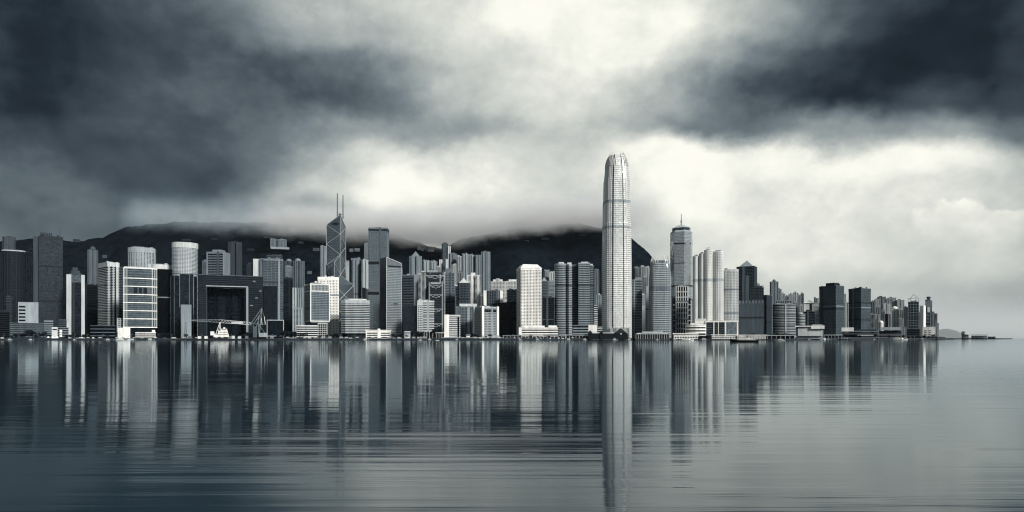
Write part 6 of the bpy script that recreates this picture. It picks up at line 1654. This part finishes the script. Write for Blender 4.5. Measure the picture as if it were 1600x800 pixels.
# canopy stalls
s0 = empty('canopy_stall', (0, 0, 0)); tag(s0, 'small white canopy stall among those lining the promenade', 'stall', 'canopy stalls along the promenade')
MB().prism([(-3.2, -1.9), (3.2, -1.9), (3.2, 1.9), (-3.2, 1.9)], 2.5, 3.3, [(-2.6, -.3), (2.6, -.3), (2.6, .3), (-2.6, .3)]).build('canopy', wall(.8), s0)
MB().box(-2.7, 2.7, -1.2, 1.2, 0, 1.1).build('counter', wall(.35), s0)
for a in (-2.8, 2.8):
    for b in (-1.6, 1.6): MB().bar((a, b, 0), (a, b, 2.5), .09).build('post', wall(.4), s0)
i = 0
for px in [x + rw.uniform(-4, 4) for x in range(128, 910, 13)]:
    if rw.random() < .35: continue
    loc, rz = spot(px, rw.uniform(4, 9), 3)
    if i == 0: s0.location = loc; s0.rotation_euler = (0, 0, rz)
    relabel(s0 if i == 0 else copy_tree(s0, loc, rz, rw.uniform(.8, 1.25)), 'white canopy stall, ' + where('stalls', px))
    i += 1
# moored boats
b0 = empty('moored_boat', (0, 0, 0)); tag(b0, 'small pale boat moored in the row against the sea wall', 'boat', 'boats moored along the sea wall')
hull(11, 3.2, 1.2, bow_rise=.7).build('hull', wall(.14, .4), b0); MB().box(-3.4, 1.4, -1.1, 1.1, 1.2, 2.9).build('cabin', wall(.75), b0); MB().box(-3.1, 1.1, -1.13, 1.13, 1.9, 2.5).build('window_strip', glass(.02, 2, 2), b0)
MB().bar((-1, 0, 2.9), (-1.2, 0, 6.5), .09).build('mast', wall(.4), b0)
i = 0
for px in [x + rw.uniform(-6, 6) for x in range(20, 1460, 24)]:
    if rw.random() < .58: continue
    loc, rz = spot(px, -rw.uniform(8, 22), 0)
    if not free(px): loc, rz = spot(px, -rw.uniform(26, 40), 0)
    rz += math.pi * rw.randint(0, 1) + rw.uniform(-.2, .2)
    if i == 0: b0.location = loc; b0.rotation_euler = (0, 0, rz)
    relabel(b0 if i == 0 else copy_tree(b0, loc, rz, rw.uniform(.7, 1.4)), 'moored boat, ' + where('moored boats', px))
    i += 1
# a long row of small promenade trees
for i, px in enumerate([x + rw.uniform(-5, 5) for x in list(range(100, 470, 17)) + list(range(500, 905, 15)) + list(range(1150, 1460, 14))]):
    if 185 < px < 246 or 560 < px < 612: continue
    tree('small tree, ' + where('promenade trees', px), px, shore_y(px) + rw.uniform(9, 24), rw.uniform(.65, 1.05), i)
# ================================================================== AIR
def air(name, dens, mesh):
    m = bpy.data.materials.new(name); m.use_nodes = True
    nt = m.node_tree; nt.nodes.clear()
    v = nt.nodes.new('ShaderNodeVolumePrincipled')
    v.inputs['Color'].default_value = (.92, .94, .95, 1); v.inputs['Density'].default_value = dens; v.inputs['Density Attribute'].default_value = ''
    o = nt.nodes.new('ShaderNodeOutputMaterial'); nt.links.new(v.outputs[0], o.inputs['Volume'])
    return mesh.build(name, m, None, 'stuff')
air('haze', 0.000003, MB().box(-12500, 12500, -3000, 13500, -4, 760))
# mist lying over the western sea lanes behind the city
air('sea_mist', 0.00060, MB().prism([(p.x, p.y) for p in (at(1310, 527, 2620), at(1800, 527, 2620), at(1900, 527, 12500), at(1310, 527, 12500))], .5, 170))

# ================================================================== pieces that belong to a part go under that part
SUBPART = {'window': ('hall', 'main_deck', 'white_wing', 'window_wall'), 'ribbon_window': ('front_wall',), 'window_strip': ('cabin', 'deckhouse_tier'), 'wheelhouse_windows': ('wheelhouse',), 'windows': ('cabin',), 'mast_ball': ('mast',), 'mast_yard': ('mast',),
           'sign_letter_panel': ('sign_rail',), 'wing_windows': ('left_wing',), 'front_windows': ('front_wing',), 'side_wing_bands': ('side_wing',), 'roof_window': ('plant_storey',), 'clock_face': ('gable_block',), 'gable_roof': ('gable_block',),
           'bulb_roof': ('bulb',), 'arcade_column': ('arcade',), 'roof_lantern': ('roof',), 'roof_finial': ('roof',), 'boom_lacing': ('boom_chord',), 'turret_cap': ('dark_turret',), 'shoulder_band': ('left_shoulder', 'right_shoulder'), 'gallery_deck': ('hall',), 'white_rail': ('deck',), 'louvre_slot': ('window_wall',), 'arched_window': ('window_wall',)}
def base_name(o): return o.name.split('.')[0]
def centre(o):
    a = np.array(o.bound_box); return (a.min(0) + a.max(0)) / 2
for e in [o for o in C.objects if o.type == 'EMPTY']:
    kids = list(e.children)
    for k in kids:
        want = SUBPART.get(base_name(k))
        if not want or k.rotation_euler[0]: continue
        c = [p for p in kids if base_name(p) in want and not p.rotation_euler[0]]
        if c: k.parent = min(c, key=lambda p: float(np.abs(centre(p) - centre(k)).sum()))
